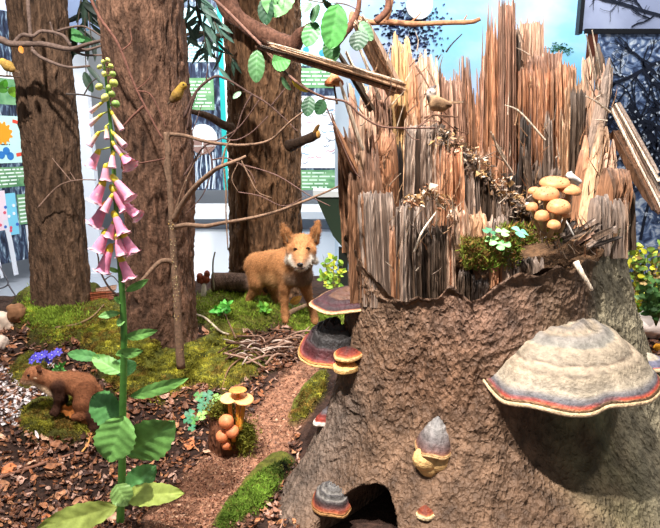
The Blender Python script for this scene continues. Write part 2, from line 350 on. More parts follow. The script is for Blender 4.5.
# white post and slate-blue board between the left and middle trunks
r = thing('post', 'white square display post seen behind the foxglove spike', 'post', (*P(97, 290, 6.4)[:2], -.35)); q = P(97, 270, 6.4)
mb = MB(); box(mb, (q[0] - .085, 6.4, -.35), (q[0] + .06, 6.5, 3.0), c(226, 230, 238)); mb.build('shaft', M_PAINT, r, smooth=False)
mb = MB(); box(mb, (q[0] - .16, 6.34, -.35), (q[0] + .14, 6.56, -.31), c(214, 218, 226)); mb.build('foot_plate', M_PAINT, r, smooth=False)
a, b = P(60, 29, 6.0), P(110, -40, 6.0); mb = MB(); box(mb, (a[0], 6.0, a[2]), (b[0], 6.03, b[2]), c(108, 122, 150)); tag(mb.build('hanging_board', M_PAINT, smooth=False), 'plain slate blue board hanging high between the left and middle trunks', 'board')

# --- middle panel with the round sign
Y = 6.2; a = P(170, 190, Y); b = P(231, 190, Y)
r = thing('information_board', 'forest photo panel with teal edge between the middle trunk and the fox trunk', 'information board', (a[0], Y, .5)); p = Panel(r, (a[0], Y), (b[0], Y))
p.part('board', (165, -60, 219, 190), M_FOREST, c(255, 255, 255), -.03, 0)
p.part('edge_strip', (219, -60, 224, 190), M_PAINT, c(44, 176, 172), -.03, .004); p.part('edge_post', (224, -60, 232, 195), M_PAINT, c(236, 242, 240), -.03, .0)
p.part('sky_print', (180, 8, 216, 34), M_AQUA, c(255, 255, 255)); cd = p.part('infographic_card', (182, 42, 216, 62), M_PAINT, c(206, 238, 240)); p.lines((184, 44, 214, 60), 5, c(120, 170, 180), seed=9, parent=cd)
tb = p.part('text_block', (184, 78, 214, 110), M_GREENPR, c(255, 255, 255)); p.lines((186, 80, 213, 108), 8, c(225, 240, 225), seed=4, parent=tb)
sg = p.disc(203, 139, 14.5, c(240, 243, 246), 'round_picture', .004, .012); p.disc(203, 140, 14, c(142, 112, 104), 'picture_base', .012, .014, half=(math.pi, 2 * math.pi), parent=sg)
mb = MB(); p.stroke(mb, [(203, 141), (203, 153)], 1.2, c(220, 214, 210), .016); p.stroke(mb, [(190, 146), (216, 146)], .8, c(220, 214, 210), .016); mb.build('picture_line', M_PAINT, sg)
for k in range(9):
    mb = MB(); x = 189 + k * 3.4 + RNG.uniform(-1, 1); p.stroke(mb, [(x, 152), (x + RNG.uniform(-2, 2), 170), (x + RNG.uniform(-1, 1), 189)], RNG.uniform(.6, 1.8), c(200, 212, 226), .005); mb.build('birch_trunk_print', M_PAINT, r)

# --- panel beyond the fox trunk: infographic, hand-drawn map, green text
Y = 6.0; a = P(292, 190, Y); b = P(358, 190, Y)
r = thing('information_board', 'panel with a hand-drawn map and green text right of the fox trunk', 'information board', (a[0], Y, .5)); p = Panel(r, (a[0], Y), (b[0], Y))
p.part('board', (280, -60, 362, 190), M_FOREST, c(255, 255, 255), -.03, 0)
cd = p.part('infographic_card', (282, -50, 345, 66), M_AQUA, c(255, 255, 255)); p.lines((302, 64, 342, 66), 1, c(90, 140, 130), seed=1, parent=cd); p.disc(306, 50, 3, c(60, 150, 200), 'blue_dot', parent=cd); p.disc(322, 53, 3, c(60, 150, 200), 'blue_dot', parent=cd)
tb = p.part('text_block', (282, 68, 345, 88), M_GREENPR, c(255, 255, 255)); p.lines((300, 70, 343, 86), 4, c(225, 242, 228), seed=12, parent=tb)
cd = p.part('map_sheet', (282, 96, 340, 168), M_PAINT, c(238, 240, 244))
mb = MB()
for k in range(26):
    x, y = RNG.uniform(301, 334), RNG.uniform(101, 163); col = [c(70, 90, 120), c(60, 150, 190), c(200, 90, 110), c(90, 90, 90)][k % 4]
    pts = [(x, y)]
    for _ in range(5): pts.append((pts[-1][0] + RNG.uniform(.4, 2.2), pts[-1][1] + RNG.uniform(-1.4, 1.4)))
    p.stroke(mb, pts, .55, col, .006)
mb.build('pen_lines', M_PAINT, cd)
tb = p.part('text_block', (282, 170, 341, 190), M_GREENPR, c(255, 255, 255)); p.lines((302, 171, 338, 189), 5, c(215, 236, 215), seed=22, parent=tb)
# --- white bench under the panels
def bench():
    z1 = P(210, 205, 6.0)[2]; x0, x1 = P(150, 210, 5.6)[0], P(372, 210, 5.6)[0]
    r = thing('display_bench', 'long white display bench under the panels behind the fox', 'bench', ((x0 + x1) / 2, 5.7, -.35))
    mb = MB(); box(mb, (x0, 5.4, z1 - .07), (x1, 6.15, z1), c(228, 232, 236)); mb.build('bench_top', M_PAINT, r, smooth=False)
    mb = MB(); box(mb, (x0 + .05, 5.62, z1 - .2), (x1 - .05, 6.1, z1 - .07), c(160, 165, 174)); mb.build('recess', M_PAINT, r, smooth=False)  # grey colour puts the shade under the bench top into the recess
    mb = MB(); box(mb, (x0 + .02, 5.45, -.35), (x1 - .02, 6.12, z1 - .2), c(240, 243, 246)); mb.build('cabinet', M_PAINT, r, smooth=False)
bench()
# --- sky panel behind the stump
Y = 4.7; a = P(348, 120, Y); b = P(585, 120, Y)
r = thing('information_board', 'wide pale blue sky panel behind the broken top of the stump', 'information board', (a[0], Y, -.35)); p = Panel(r, (a[0], Y), (b[0], Y))
p.part('board', (349, -70, 588, 330), M_SKYPR, c(255, 255, 255), -.03, 0)
p.part('post', (335, -70, 349, 330), M_PAINT, c(205, 222, 236), -.04, .01)
p.disc(419, 6, 13, c(250, 250, 250), 'round_sign', .004, .03)
mb = MB()
for k in range(620):
    x, y = (RNG.normal(561, 5), RNG.normal(49, 3)) if k < 90 else (RNG.normal(408, 15), RNG.normal(32, 18)); p.stroke(mb, [(x, y), (x + RNG.uniform(-4, 4), y + RNG.uniform(-2, 2))], .7 if k < 90 else 1.6, c(54, 110, 70) if k < 90 else [c(36, 46, 84), c(24, 32, 54), c(60, 76, 120)][k % 3], .006)
tag(mb.build('tree_print', M_PAINT, r), kind='stuff')
# --- dark snowy-tree panel on the right
Y = 3.75; a = P(586, 120, Y); b = P(740, 120, Y)
r = thing('information_board', 'dark framed panel of a snow-dusted tree at the right edge', 'information board', (a[0], Y, -.35)); p = Panel(r, (a[0], Y), (b[0], Y))
p.part('board', (584, 30, 760, 400), M_SNOWY, c(255, 255, 255), -.04, 0); p.part('upper_board', (584, -70, 760, 30), M_HAZE, c(255, 255, 255), -.04, 0)
p.part('cross_bar', (584, 29, 760, 34), M_PAINT, c(22, 24, 30), 0, .012); p.part('side_bar', (582, -70, 586, 34), M_PAINT, c(24, 26, 32), -.04, .012); p.part('red_strip', (584, 34, 594, 115), M_PAINT, c(92, 48, 34), 0, .008)
def branch_print(seed, x, y, ang, ln, w, mb, dep=0):
    rg = random.Random(seed); pts = [(x, y)]; a = ang
    for k in range(6): a += rg.uniform(-.28, .28); pts.append((pts[-1][0] + math.cos(a) * ln / 6, pts[-1][1] - math.sin(a) * ln / 6))
    lo_, hi_ = (-60, 28) if y < 30 else (36, 330); pts = [q for q in pts if q[0] > 589 and lo_ < q[1] < hi_]
    if len(pts) < 3: return
    p.stroke(mb, pts, w, c(30, 36, 52), .004 + dep * .0006)
    if dep < 3:
        for k in range(4 if dep else 6): i = rg.randint(1, len(pts) - 1); branch_print(seed * 7 + k + 1, *pts[i], a + rg.uniform(-1.1, 1.1), ln * .52, w * .55, mb, dep + 1)
mb = MB()
for k, (x, y, a, l, w) in enumerate(((668, 18, 3.0, 80, 3), (668, -6, 3.2, 75, 2.4), (664, 130, 2.6, 80, 4), (666, 60, 3.3, 85, 3.4), (664, 200, 2.4, 90, 4), (690, 240, 1.75, 180, 9), (640, 240, 1.4, 120, 3))): branch_print(k + 3, x, y, a, l, w, mb)
mb.build('branch_print', M_PAINT, r)
mb = MB()
for k in range(150):
    x, y = RNG.uniform(596, 664), RNG.uniform(40, 232); p.stroke(mb, [(x, y), (x + RNG.uniform(-2, 2), y + RNG.uniform(.8, 2.4))], RNG.uniform(.6, 2.2), c(206, 218, 234), .007)
tag(mb.build('snow_print', M_PAINT, r), kind='stuff')
# dark green box and stone behind the stump's left side
def lectern():
    Y = 3.55; r = thing('display_box', 'angular dark green display box just left of the stump', 'box', P(342, 262, Y))
    f = [P(315, 196, Y), P(352, 196, Y), P(352, 262, Y), P(343, 248, Y), P(333, 236, Y)]; d = np.array([0, .16, 0]); mb = MB()
    mb.add(f + [q + d for q in f], [(4, 3, 2, 1, 0), (5, 6, 7, 8, 9)] + [(i, (i + 1) % 5, (i + 1) % 5 + 5, i + 5) for i in range(5)], c(44, 58, 44)); mb.build('case', M_PAINT, r, smooth=False)
    t = [P(313, 190, Y), P(353, 192, Y), P(353, 197, Y), P(313, 197, Y)]; t = [q - np.array([0, .012, 0]) for q in t]; d = d * 1.15; mb = MB()
    mb.add(t + [q + d for q in t], [(3, 2, 1, 0), (4, 5, 6, 7)] + [(i, (i + 1) % 4, (i + 1) % 4 + 4, i + 4) for i in range(4)], c(216, 220, 218)); mb.build('lid', M_PAINT, r, smooth=False)
    z = P(342, 262, Y); mb = MB(); box(mb, (z[0] - .02, Y + .05, .1), (z[0] + .04, Y + .11, z[2] + .08), c(38, 42, 38)); mb.build('leg', M_PAINT, r, smooth=False)
lectern()
# ------------------------------------------------------------------ the big broken stump
_TH = np.radians([-180, -120, -88, -52, -38, -20, 0, 20, 45, 85, 130, 180])
_A = np.array([.25, .14, .14, .44, .50, .5, .5, .55, .52, .66, .4, .25]); _H = np.array([.25, .22, .25, .26, .25, .26, .27, .27, .28, .35, .28, .25])
def wrap(t): return (t + math.pi) % (2 * math.pi) - math.pi
def smooth_interp(t, xs, ys):
    k = np.clip(np.searchsorted(xs, t, 'right') - 1, 0, len(xs) - 2); f = (t - xs[k]) / (xs[k + 1] - xs[k]); f = f * f * (3 - 2 * f); return ys[k] * (1 - f) + ys[k + 1] * f
RIMT, RIMZ = [-math.pi, math.pi], [.9, .9]
def rim(th): return np.interp(th, RIMT, RIMZ)
def Rs(th, z):
    th = wrap(np.asarray(th, float)); z = np.asarray(z, float)
    A = smooth_interp(th, _TH, _A); H = smooth_interp(th, _TH, _H)
    fl = np.minimum(A * np.exp(-np.maximum(z, -.05) / H), .82)
    r = .425 + fl + .012 * np.sin(th * 5 + 1)
    q = np.stack([np.sin(th) * 3, np.cos(th) * 3, z * 2.2], -1); r = r + .035 * fbm(q, 3, 31)
    r = r + .02 * np.exp(-((z - .62) / .1) ** 2) * np.exp(-((np.degrees(th) + 8) / 14) ** 2)
    q = np.stack([np.sin(th) * 11, np.cos(th) * 11, z * 7], -1); r = r + .012 * fbm(q, 3, 33)
    d = np.degrees(th)
    # hollow between two roots, knot dents
    r = r - .018 * np.exp(-((d - 70) / 32) ** 2)
    k = np.hypot((d + 36) / 10.5, np.maximum(z - .02, 0) / .165); r = r - .62 * (1 - sstep(.72, 1.12, k))
    k = np.hypot((d - 12) / 11, (z - .36) / .13); r = r - .05 * (1 - sstep(.3, 1.2, k))
    return r
def spos(th, z, dr=0.):
    r = Rs(th, z) + dr; return np.stack([SX + r * np.sin(th), SY - r * np.cos(th), z + 0 * r], -1)
def stump_hit(px, py):
    d = np.array(ray(px, py)); t = .6
    st = .02
    for _ in range(400):
        q = np.array([0, 0, CAMZ]) + d * t; th = math.atan2(q[0] - SX, SY - q[1])
        if math.hypot(q[0] - SX, q[1] - SY) < Rs(np.array([th]), np.array([q[2]]))[0]:
            if st < .01: break
            t -= st; st = .001
        t += st
    return q, th
_r = [stump_hit(x, y) for x, y in ((354, 250), (366, 257), (372, 273), (382, 287), (393, 296), (409, 303), (420, 294), (441, 290), (451, 282), (460, 288), (471, 296), (486, 290), (502, 282), (518, 274), (530, 269), (545, 270), (557, 268), (575, 266), (590, 262), (604, 250), (615, 232))]
RIMT = [-math.pi, _r[0][1] - .25] + [q[1] for q in _r] + [_r[-1][1] + .4, math.pi]; RIMZ = [.9, .86] + [q[0][2] for q in _r] + [.9, .9]
STUMP = thing('tree_stump', 'huge broken tree stump with jagged torn wood rising from brown bark', 'tree stump', (SX, SY, 0))
def build_stump():
    nt, nz = 680, 270; th = np.linspace(-math.pi, math.pi, nt, endpoint=False); t = np.linspace(0, 1, nz) ** 1.0
    TH = np.repeat(th[None], nz, 0); Z = -.04 + t[:, None] * (rim(th) + .02 * vn(np.stack([np.sin(th) * 9, np.cos(th) * 9, 0 * th], -1), 5) + .04)[None]
    V = spos(TH, Z)
    q = np.stack([V[..., 0] * 24, V[..., 1] * 24, V[..., 2] * 15], -1); w = np.stack([vn(q * .5 + 9, 41), vn(q * .5 + 30, 42), vn(q * .5 + 50, 43)], -1)
    n1 = fbm(q + 1.4 * w, 3, 44); rg = 1 - 2 * np.abs(vn(q * 1.2 + 1.8 * w, 47)); n2 = fbm(V * 90, 2, 49)
    dr = .009 * n1 + .0055 * np.clip(rg, -.2, 1) + .0014 * n2
    dr = dr * sstep(0, .05, 1 - t + .02)[:, None] + .014 * np.exp(-((1 - t) / .02) ** 2)[:, None]
    V = spos(TH, Z, dr)
    d = np.degrees(TH); big = fbm(V * 4, 3, 51); C = c(100, 76, 58)[None, None] * (1 + .5 * big)[..., None]
    def mixc(C, col, k): k = np.clip(k, 0, 1)[..., None]; return C * (1 - k) + col * k
    C = mixc(C, c(114, 84, 68), .7 * np.exp(-((d + 14) / 22) ** 2 - ((Z - .68) / .13) ** 2) * 1.0)
    C = mixc(C, c(104, 74, 54), .8 * np.exp(-((d + 25) / 22) ** 2 - ((Z - .5) / .12) ** 2))
    C = mixc(C, c(140, 130, 106), sstep(20, 44, d + 12 * big) * sstep(120, 80, d) * .85)
    C = mixc(C, c(134, 140, 100), .7 * np.exp(-((d - 24) / 10) ** 2 - ((Z - .42) / .25) ** 2) * sstep(-.2, .3, big + .1))
    C = mixc(C, c(104, 90, 80), sstep(-40, -60, d) * sstep(.5, .3, Z) * .7)
    C = C * (1 + .35 * n1)[..., None]
    mb = MB(); mb.add(V.reshape(-1, 3), grid_faces(nz, nt, True), C.reshape(-1, 3)); mb.build('bark', M_CLAY, STUMP)
    # decayed floor of the hollow, inside the rim
    nr = 40; rr = np.linspace(1.0, .02, nr)[:, None]; top = V[-1]
    fl = np.array([SX, SY, 0]) + (top - np.array([SX, SY, 0])) * np.concatenate([rr, rr, np.ones((nr, 1))], 1).reshape(nr, 1, 3)
    k = np.minimum((1 - rr) / .12, 1); zin = .74 + .05 * np.sin(2 * th)[None] + .10 * np.sin(th)[None]
    fl[..., 2] = top[None, :, 2] * (1 - k) + zin * k + .03 * fbm(fl * 14, 3, 61)
    mb = MB(); mb.add(fl.reshape(-1, 3), grid_faces(nr, nt, True)[:, ::-1], (c(96, 70, 48)[None, None] * (1 + .8 * fbm(fl * 30, 3, 63))[..., None]).reshape(-1, 3)); mb.build('hollow_floor', M_SOIL, STUMP)
build_stump()

WC = dict(o=c(164, 116, 84), t=c(176, 138, 106), p=c(188, 152, 126), g=c(130, 110, 96), d=c(84, 66, 52), b=c(128, 90, 64), y=c(176, 138, 92), w=c(222, 200, 176), k=c(48, 36, 28), r=c(156, 118, 96))
def splinter(mb, b, t, w, thick, col, seed=0, jag=.12, taper=.25, side=None, colw=.0034, bow=0.):
    rg = np.random.default_rng(seed); b = np.asarray(b, float); t = np.asarray(t, float); ax = t - b; L = np.linalg.norm(ax); ax = ax / L
    s = np.array([1.0, 0, 0]) if side is None else np.asarray(side, float); s = nrm(s - ax * (s @ ax)); n = np.cross(s, ax)
    k = int(np.clip(w / colw, 4, 34)); m = int(np.clip(L / .03, 7, 18)); u = np.linspace(-.5, .5, k)
    low = np.interp(u, np.linspace(-.5, .5, 5), rg.uniform(0, 1, 5)); sp_ = rg.random(k) ** 3
    hgt = 1 - jag * (.5 * low + .7 * (1 - sp_)); hgt = np.maximum(hgt, .25)
    slit = rg.random(k) < .16; ridge = rg.uniform(-.5, .5, k) * thick * .5 - slit * thick * .6 + thick * .25 * np.interp(u, np.linspace(-.5, .5, 4), rg.uniform(-1, 1, 4)); curve = (.25 - u * u) * w * .25
    q = np.linspace(0, 1, m)[:, None] ** .9
    T = q * hgt[None]; wid = w * (1 - taper * T) * u[None]
    wig = .06 * w * fbm(np.stack([T * 4 + seed, 0 * T + u[None] * 2, 0 * T], -1), 2, seed % 97)
    jit = fbm(np.stack([T * L * 40, u[None] * 60 + 0 * T, 0 * T + seed * .37], -1), 2, 3) * thick * .3
    fade = 1 - .75 * q ** 6
    bowv = bow * L * (T * (1 - T) * 4)
    base = b + ax * (T * L)[..., None] + s * (wid + wig)[..., None]
    front = base + n * ((thick * .5 * fade + ridge[None] * fade + curve[None] + jit + bowv))[..., None]
    back = base + n * (-thick * .5 * fade + curve[None] + ridge[None] * .4 + bowv)[..., None]
    cv = np.clip(rg.normal(1, .26, k), .45, 1.6); hue = rg.normal(0, .03, (k, 1)) * np.array([[1, .2, -.6]])
    C = col[None, None] * (cv[None, :, None] + hue[None]) * (1 + .18 * fbm(np.stack([T * L * 9, u[None] * 8 + 0 * T, 0 * T + seed], -1), 2, 8))[..., None]
    C = C + (q[..., None] ** 8) * .05
    F1 = grid_faces(m, k); n0 = m * k
    Fc = F1.tolist() + (F1[:, ::-1] + n0).tolist()
    for j in range(k - 1): Fc.append(((m - 1) * k + j, (m - 1) * k + j + 1, n0 + (m - 1) * k + j + 1, n0 + (m - 1) * k + j)); Fc.append((j + 1, j, n0 + j, n0 + j + 1))
    for i in range(m - 1): Fc.append((i * k, (i + 1) * k, n0 + (i + 1) * k, n0 + i * k)); Fc.append(((i + 1) * k + k - 1, i * k + k - 1, n0 + i * k + k - 1, n0 + (i + 1) * k + k - 1))
    mb.add(np.vstack([front.reshape(-1, 3), back.reshape(-1, 3)]), Fc, np.vstack([C.reshape(-1, 3), C.reshape(-1, 3)])); return mb
def tang(px, py, Y, f=.55):
    q = P(px, py, Y); th = math.atan2(q[0] - SX, SY - q[1]); t = np.array([math.cos(th), math.sin(th), 0]) * (1 if math.cos(th) >= 0 else -1)
    return nrm(t * f + np.array([1.0, 0, 0]) * (1 - f))
_sd = [100]
def sl(bx, by, bY, tx, ty, tY, wpx, key, thick=.03, jag=.12, taper=.25, f=.4, bow=0., name='wood_splinter'):
    _sd[0] += 7; mb = MB(); sd = tang((bx + tx) / 2, (by + ty) / 2, (bY + tY) / 2, f); splinter(mb, P(bx, by, bY), P(tx, ty, tY), wpx * S(bx, by, bY) * 1.12, thick, WC[key], _sd[0], jag, taper, sd, bow=bow)
    return mb.build(name, M_WOOD, STUMP, smooth=False)
def plank(mb_, b, t, w, thick, col, seed): return splinter(mb_, b, t, w, thick, col, seed, .035, .04, None, colw=.008)
def infront(a):
    a = list(a); y0 = stump_hit(a[0], min(a[1], 290))[0][1] + .035; d = a[5] - a[2]; a[2] = y0 + (.03 if a[1] > 300 and a[4] < 200 else 0); a[5] = a[2] + d; a[1] += 10; return a
# back wall of torn wood
for a in ((404, 222, 2.18, 404, 64, 2.22, 24, 't', .05, .14), (424, 222, 2.24, 424, 50, 2.28, 30, 'p', .06, .1), (450, 222, 2.28, 448, 62, 2.32, 30, 'r', .05, .13), (463, 222, 2.30, 461, 44, 2.33, 22, 'r', .05, .28, .5),
          (478, 224, 2.28, 472, 40, 2.33, 24, 'o', .05, .3, .4), (486, 224, 2.26, 489, 8, 2.32, 16, 'r', .04, .3, .5), (494, 226, 2.22, 494, -4, 2.27, 17, 'o', .05, .2, .3), (506, 226, 2.20, 507, -8, 2.26, 19, 'r', .06, .08, .25),
          (515, 222, 2.30, 515, -2, 2.36, 12, 'd', .03, .2, .4), (522, 222, 2.34, 520, 8, 2.38, 15, 'p', .03, .1, .3), (531, 218, 2.33, 531, 12, 2.37, 21, 'p', .03, .06, .08), (528, 222, 2.26, 526, 50, 2.30, 28, 'o', .05, .12, .15), (545, 222, 2.24, 544, 42, 2.30, 30, 'r', .05, .08, .05),
          (562, 220, 2.20, 560, 46, 2.24, 28, 'o', .05, .13, .1), (577, 220, 2.14, 577, 58, 2.16, 22, 't', .04, .16, .2), (588, 214, 2.02, 588, 54, 2.04, 10, 'p', .03, .04, .05)): sl(*a)
# darker broken stubs standing in front of the back wall
for a in ((524, 224, 2.12, 526, 84, 2.18, 13, 'k', .03, .25, .4), (513, 226, 2.14, 514, 150, 2.16, 12, 'k', .03, .3, .4), (536, 226, 2.06, 539, 150, 2.08, 14, 'd', .03, .3), (549, 220, 2.04, 548, 106, 2.08, 11, 'g', .025, .15, .5), (556, 222, 2.02, 556, 140, 2.04, 12, 'g', .03, .35, .4),
          (566, 214, 2.00, 566, 92, 2.04, 13, 't', .03, .25, .3), (577, 216, 1.98, 578, 78, 2.0, 14, 'd', .03, .12, .2), (488, 226, 2.12, 484, 120, 2.16, 14, 'b', .03, .3, .4), (501, 226, 2.1, 500, 128, 2.14, 13, 'o', .03, .35, .4), (534, 216, 2.0, 522, 134, 2.04, 8, 'd', .02, .2, .5)): sl(*a)
# tall left wall
for a in ((362, 240, 1.98, 350, 74, 2.0, 16, 'r', .03, .3, .5), (372, 236, 1.95, 364, 62, 1.98, 18, 'p', .03, .25, .4), (384, 232, 1.98, 379, 48, 2.02, 18, 'r', .035, .2, .3), (394, 232, 2.02, 392, 62, 2.06, 18, 't', .04, .15, .2),
          (406, 230, 1.98, 399, 22, 2.03, 19, 'y', .04, .1, .25), (417, 228, 1.97, 411, 40, 2.02, 13, 'o', .035, .2, .4), (428, 226, 2.0, 425, 24, 2.06, 21, 'p', .04, .3, .55), (352, 252, 1.9, 341, 120, 1.93, 14, 'b', .03, .25, .5), (361, 250, 1.82, 352, 128, 1.86, 15, 't', .03, .3, .4),
          (400, 230, 1.9, 396, 120, 1.93, 12, 'k', .03, .4, .4), (389, 232, 1.88, 386, 108, 1.91, 20, 'o', .035, .22, .2), (375, 240, 1.84, 371, 118, 1.86, 16, 'r', .03, .3, .4), (412, 226, 1.87, 410, 92, 1.9, 14, 't', .03, .25, .3)): sl(*a)
# front-left slabs
for a in ((362, 292, 1.72, 356, 150, 1.76, 16, 'b', .04, .15, .2), (374, 292, 1.64, 368, 152, 1.68, 22, 'b', .04, .2, .2), (381, 296, 1.58, 374, 188, 1.61, 34, 'g', .03, .05, .05), (397, 298, 1.56, 392, 210, 1.58, 10, 'o', .03, .3, .3),
          (410, 300, 1.55, 409, 196, 1.58, 24, 'g', .045, .12, .1), (427, 303, 1.53, 424, 206, 1.56, 22, 'd', .05, .2, .1), (441, 303, 1.51, 438, 214, 1.54, 17, 'd', .045, .2, .1), (452, 300, 1.5, 450, 212, 1.53, 9, 'p', .03, .2, .3), (416, 302, 1.52, 420, 232, 1.55, 14, 'd', .03, .4, .3), (404, 300, 1.53, 401, 246, 1.55, 9, 'y', .02, .3, .4)): sl(*infront(a))
# big grey central slab with its sloping torn edge
for a in ((426, 232, 1.75, 426, 122, 1.81, 36, 'g', .05, .05, .05), (444, 232, 1.74, 441, 124, 1.80, 16, 'p', .05, .1, .2), (452, 226, 1.70, 452, 140, 1.75, 22, 'o', .04, .15, .15), (466, 232, 1.74, 465, 146, 1.80, 24, 'g', .05, .12), (482, 234, 1.75, 481, 164, 1.80, 24, 'd', .05, .15),
          (499, 236, 1.76, 498, 180, 1.80, 24, 'g', .05, .2), (516, 238, 1.78, 515, 197, 1.82, 24, 'd', .05, .25), (474, 240, 1.66, 474, 205, 1.68, 26, 't', .04, .35), (496, 242, 1.66, 496, 212, 1.68, 26, 'g', .04, .4), (459, 244, 1.62, 457, 196, 1.64, 20, 'p', .04, .35)): sl(*a)
# low stubs on the front rim
for a in ((466, 292, 1.49, 466, 262, 1.5, 15, 'd', .03, .3), (480, 292, 1.47, 480, 268, 1.48, 16, 'k', .03, .4), (497, 284, 1.46, 497, 247, 1.48, 14, 'o', .03, .25), (510, 282, 1.46, 510, 244, 1.48, 16, 'g', .035, .25), (524, 276, 1.47, 524, 248, 1.48, 15, 'd', .035, .3), (537, 272, 1.48, 538, 254, 1.49, 12, 'g', .03, .4)): sl(*infront(a))
# right-hand uprights
for a in ((579, 246, 1.86, 588, 128, 1.9, 14, 'o', .04, .3, .4), (587, 240, 1.82, 606, 104, 1.86, 21, 't', .04, .35, .45), (597, 236, 1.8, 613, 126, 1.84, 13, 'p', .035, .4, .5), (588, 186, 1.88, 612, 54, 1.92, 16, 'g', .03, .3, .45), (602, 110, 1.92, 598, 26, 1.96, 8, 'd', .02, .35, .6), (598, 130, 1.9, 603, 56, 1.94, 8, 'r', .02, .3, .4), (586, 235, 1.95, 591, 110, 1.98, 14, 'b', .03, .3, .3),
          (606, 240, 1.78, 616, 168, 1.8, 29, 'b', .05, .02, -.06), (600, 256, 1.68, 601, 192, 1.7, 17, 'g', .035, .10, .0), (614, 258, 1.72, 615, 196, 1.74, 13, 'g', .03, .08, .05), (623, 258, 1.76, 624, 192, 1.78, 8, 'p', .02, .1, .05), (626, 250, 1.82, 628, 176, 1.85, 12, 'd', .03, .2)): sl(*a)
# planks and strips leaning out of the top
sl(396, 92, 1.95, 356, 14, 1.8, 16, 'p', .02, .12, .1); sl(372, 110, 1.9, 331, 40, 1.78, 6, 'd', .012, .1, .6); sl(365, 92, 1.93, 344, 48, 1.86, 4, 'w', .008, .1, .6)
sl(358, 200, 1.85, 331, 96, 1.7, 13, 'b', .02, .35, .4); sl(357, 176, 1.8, 330, 116, 1.66, 7, 'o', .015, .2, .6); sl(362, 150, 1.82, 338, 76, 1.72, 4, 'w', .008, .1, .6); sl(380, 100, 1.98, 352, 30, 1.9, 3, 'w', .008, .1, .5)
def strips():
    mb = MB(); ax = [(0, 0), (3, 2), (-3, 3), (1, 6)]
    for k, (dx, dy) in enumerate(ax): splinter(mb, P(402 + dx, 84 + dy * 1.6, 1.92), P(262 + dx * .6 - k * 4 * (k > 1), 42 + dy * .6, 1.5), (7 - k) * S(400, 80, 1.92), .008, [WC['w'], WC['t'], WC['d'], WC['b']][k], 500 + k, .05, .45, (0, .3, 1), colw=.002)
    mb.build('long_splinter', M_WOOD, STUMP, smooth=False)
    mb = MB()
    for k in range(5): splinter(mb, P(612 + k * 1.5, 108 - k * 1.2, 1.93), P(664 - k * 1, 212 - k * 9, 1.72), 4.2 * S(612, 110, 1.93), .008, [WC['w'], WC['p'], WC['d'], WC['w'], WC['g']][k], 520 + k, .05, .2, (1, .2, .3), colw=.002)
    mb.build('split_strips', M_WOOD, STUMP, smooth=False)
    mb = MB(); splinter(mb, P(617, 132, 1.98), P(664, 218, 1.78), 14 * S(617, 130, 1.98), .03, WC['b'], 541, .1, .1, (1, .2, .3)); mb.build('bark_strip', M_WOOD, STUMP, smooth=False)
    # fine torn fibres
    mb = MB(); rg = np.random.default_rng(4)
    zones = [(348, 60, 400, 190, 1.84, 40), (400, 40, 440, 120, 1.92, 16), (500, 110, 560, 215, 2.0, 26), (484, 40, 530, 110, 2.26, 14), (430, 205, 460, 240, 1.5, 26), (575, 60, 615, 200, 1.78, 22), (540, 225, 600, 262, 1.52, 26), (440, 150, 530, 215, 1.72, 30), (380, 190, 450, 290, 1.52, 20)]
    for (x0, y0, x1, y1, Y, n) in zones:
        for k in range(n):
            x, y = rg.uniform(x0, x1), rg.uniform(y0, y1); l = rg.uniform(6, 24); a = rg.normal(0, .45)
            y_ = Y + rg.uniform(-.02, .04); pts = [(x, y, y_), (x + math.sin(a) * l * .5 + rg.normal(0, 1), y - math.cos(a) * l * .5, y_ - .015), (x + math.sin(a) * l, y - math.cos(a) * l, y_ - .03)]
            px_tube(mb, pts, [1.5, 1.1, .3], [WC['w'], WC['t'], WC['o'], WC['g']][k % 4], n=4, seg=5)
    for pts in ([(505, 158, 1.98), (494, 140, 1.9), (491, 132, 1.86)], [(512, 172, 1.97), (498, 150, 1.92), (493, 134, 1.88)], [(545, 140, 1.95), (520, 112, 1.92), (505, 105, 1.9)], [(610, 112, 1.8), (597, 102, 1.75), (586, 96, 1.72)], [(598, 90, 1.88), (592, 62, 1.84), (586, 34, 1.8)], [(414, 252, 1.47), (422, 232, 1.44), (436, 212, 1.5)], [(600, 78, 1.86), (597, 56, 1.82), (592, 30, 1.8)]):
        px_tube(mb, pts, [2.4, 2.2, 1], WC['w'], n=5, seg=8)
    tag(mb.build('torn_fibres', M_WOOD, STUMP, smooth=False), kind='stuff')
    # rotten crumbly edge along the slope
    mb = MB()
    for k in range(420):
        t = rg.random(); x = 436 + t * 92 + rg.normal(0, 5); y = 128 + t * 84 + rg.normal(0, 6); q = P(x, y, 1.755 + rg.uniform(-.03, .02)); r_ = rg.uniform(.003, .009)
        a = rg.normal(0, 1, (4, 3)) * r_ * np.array([1, 1, .8]); mb.add(q + a, [(0, 1, 2), (0, 3, 1), (1, 3, 2), (2, 3, 0)], [WC['g'], WC['t'], WC['d'], WC['w'], WC['y']][k % 5] * rg.uniform(.6, 1.1))
    for k in range(240):
        t = rg.random(); x = 408 + t * 42 + rg.normal(0, 3); y = 197 + 6 * math.sin(t * 9) + rg.normal(0, 3); q = P(x, y, 1.56 + rg.uniform(-.02, .03)); r_ = rg.uniform(.002, .007)
        a = rg.normal(0, 1, (4, 3)) * r_; mb.add(q + a, [(0, 1, 2), (0, 3, 1), (1, 3, 2), (2, 3, 0)], [WC['y'], WC['t'], WC['w'], WC['o']][k % 4] * rg.uniform(.6, 1.1))
    tag(mb.build('rotten_wood_crumbs', M_WOOD, STUMP, smooth=False), kind='stuff')
strips()
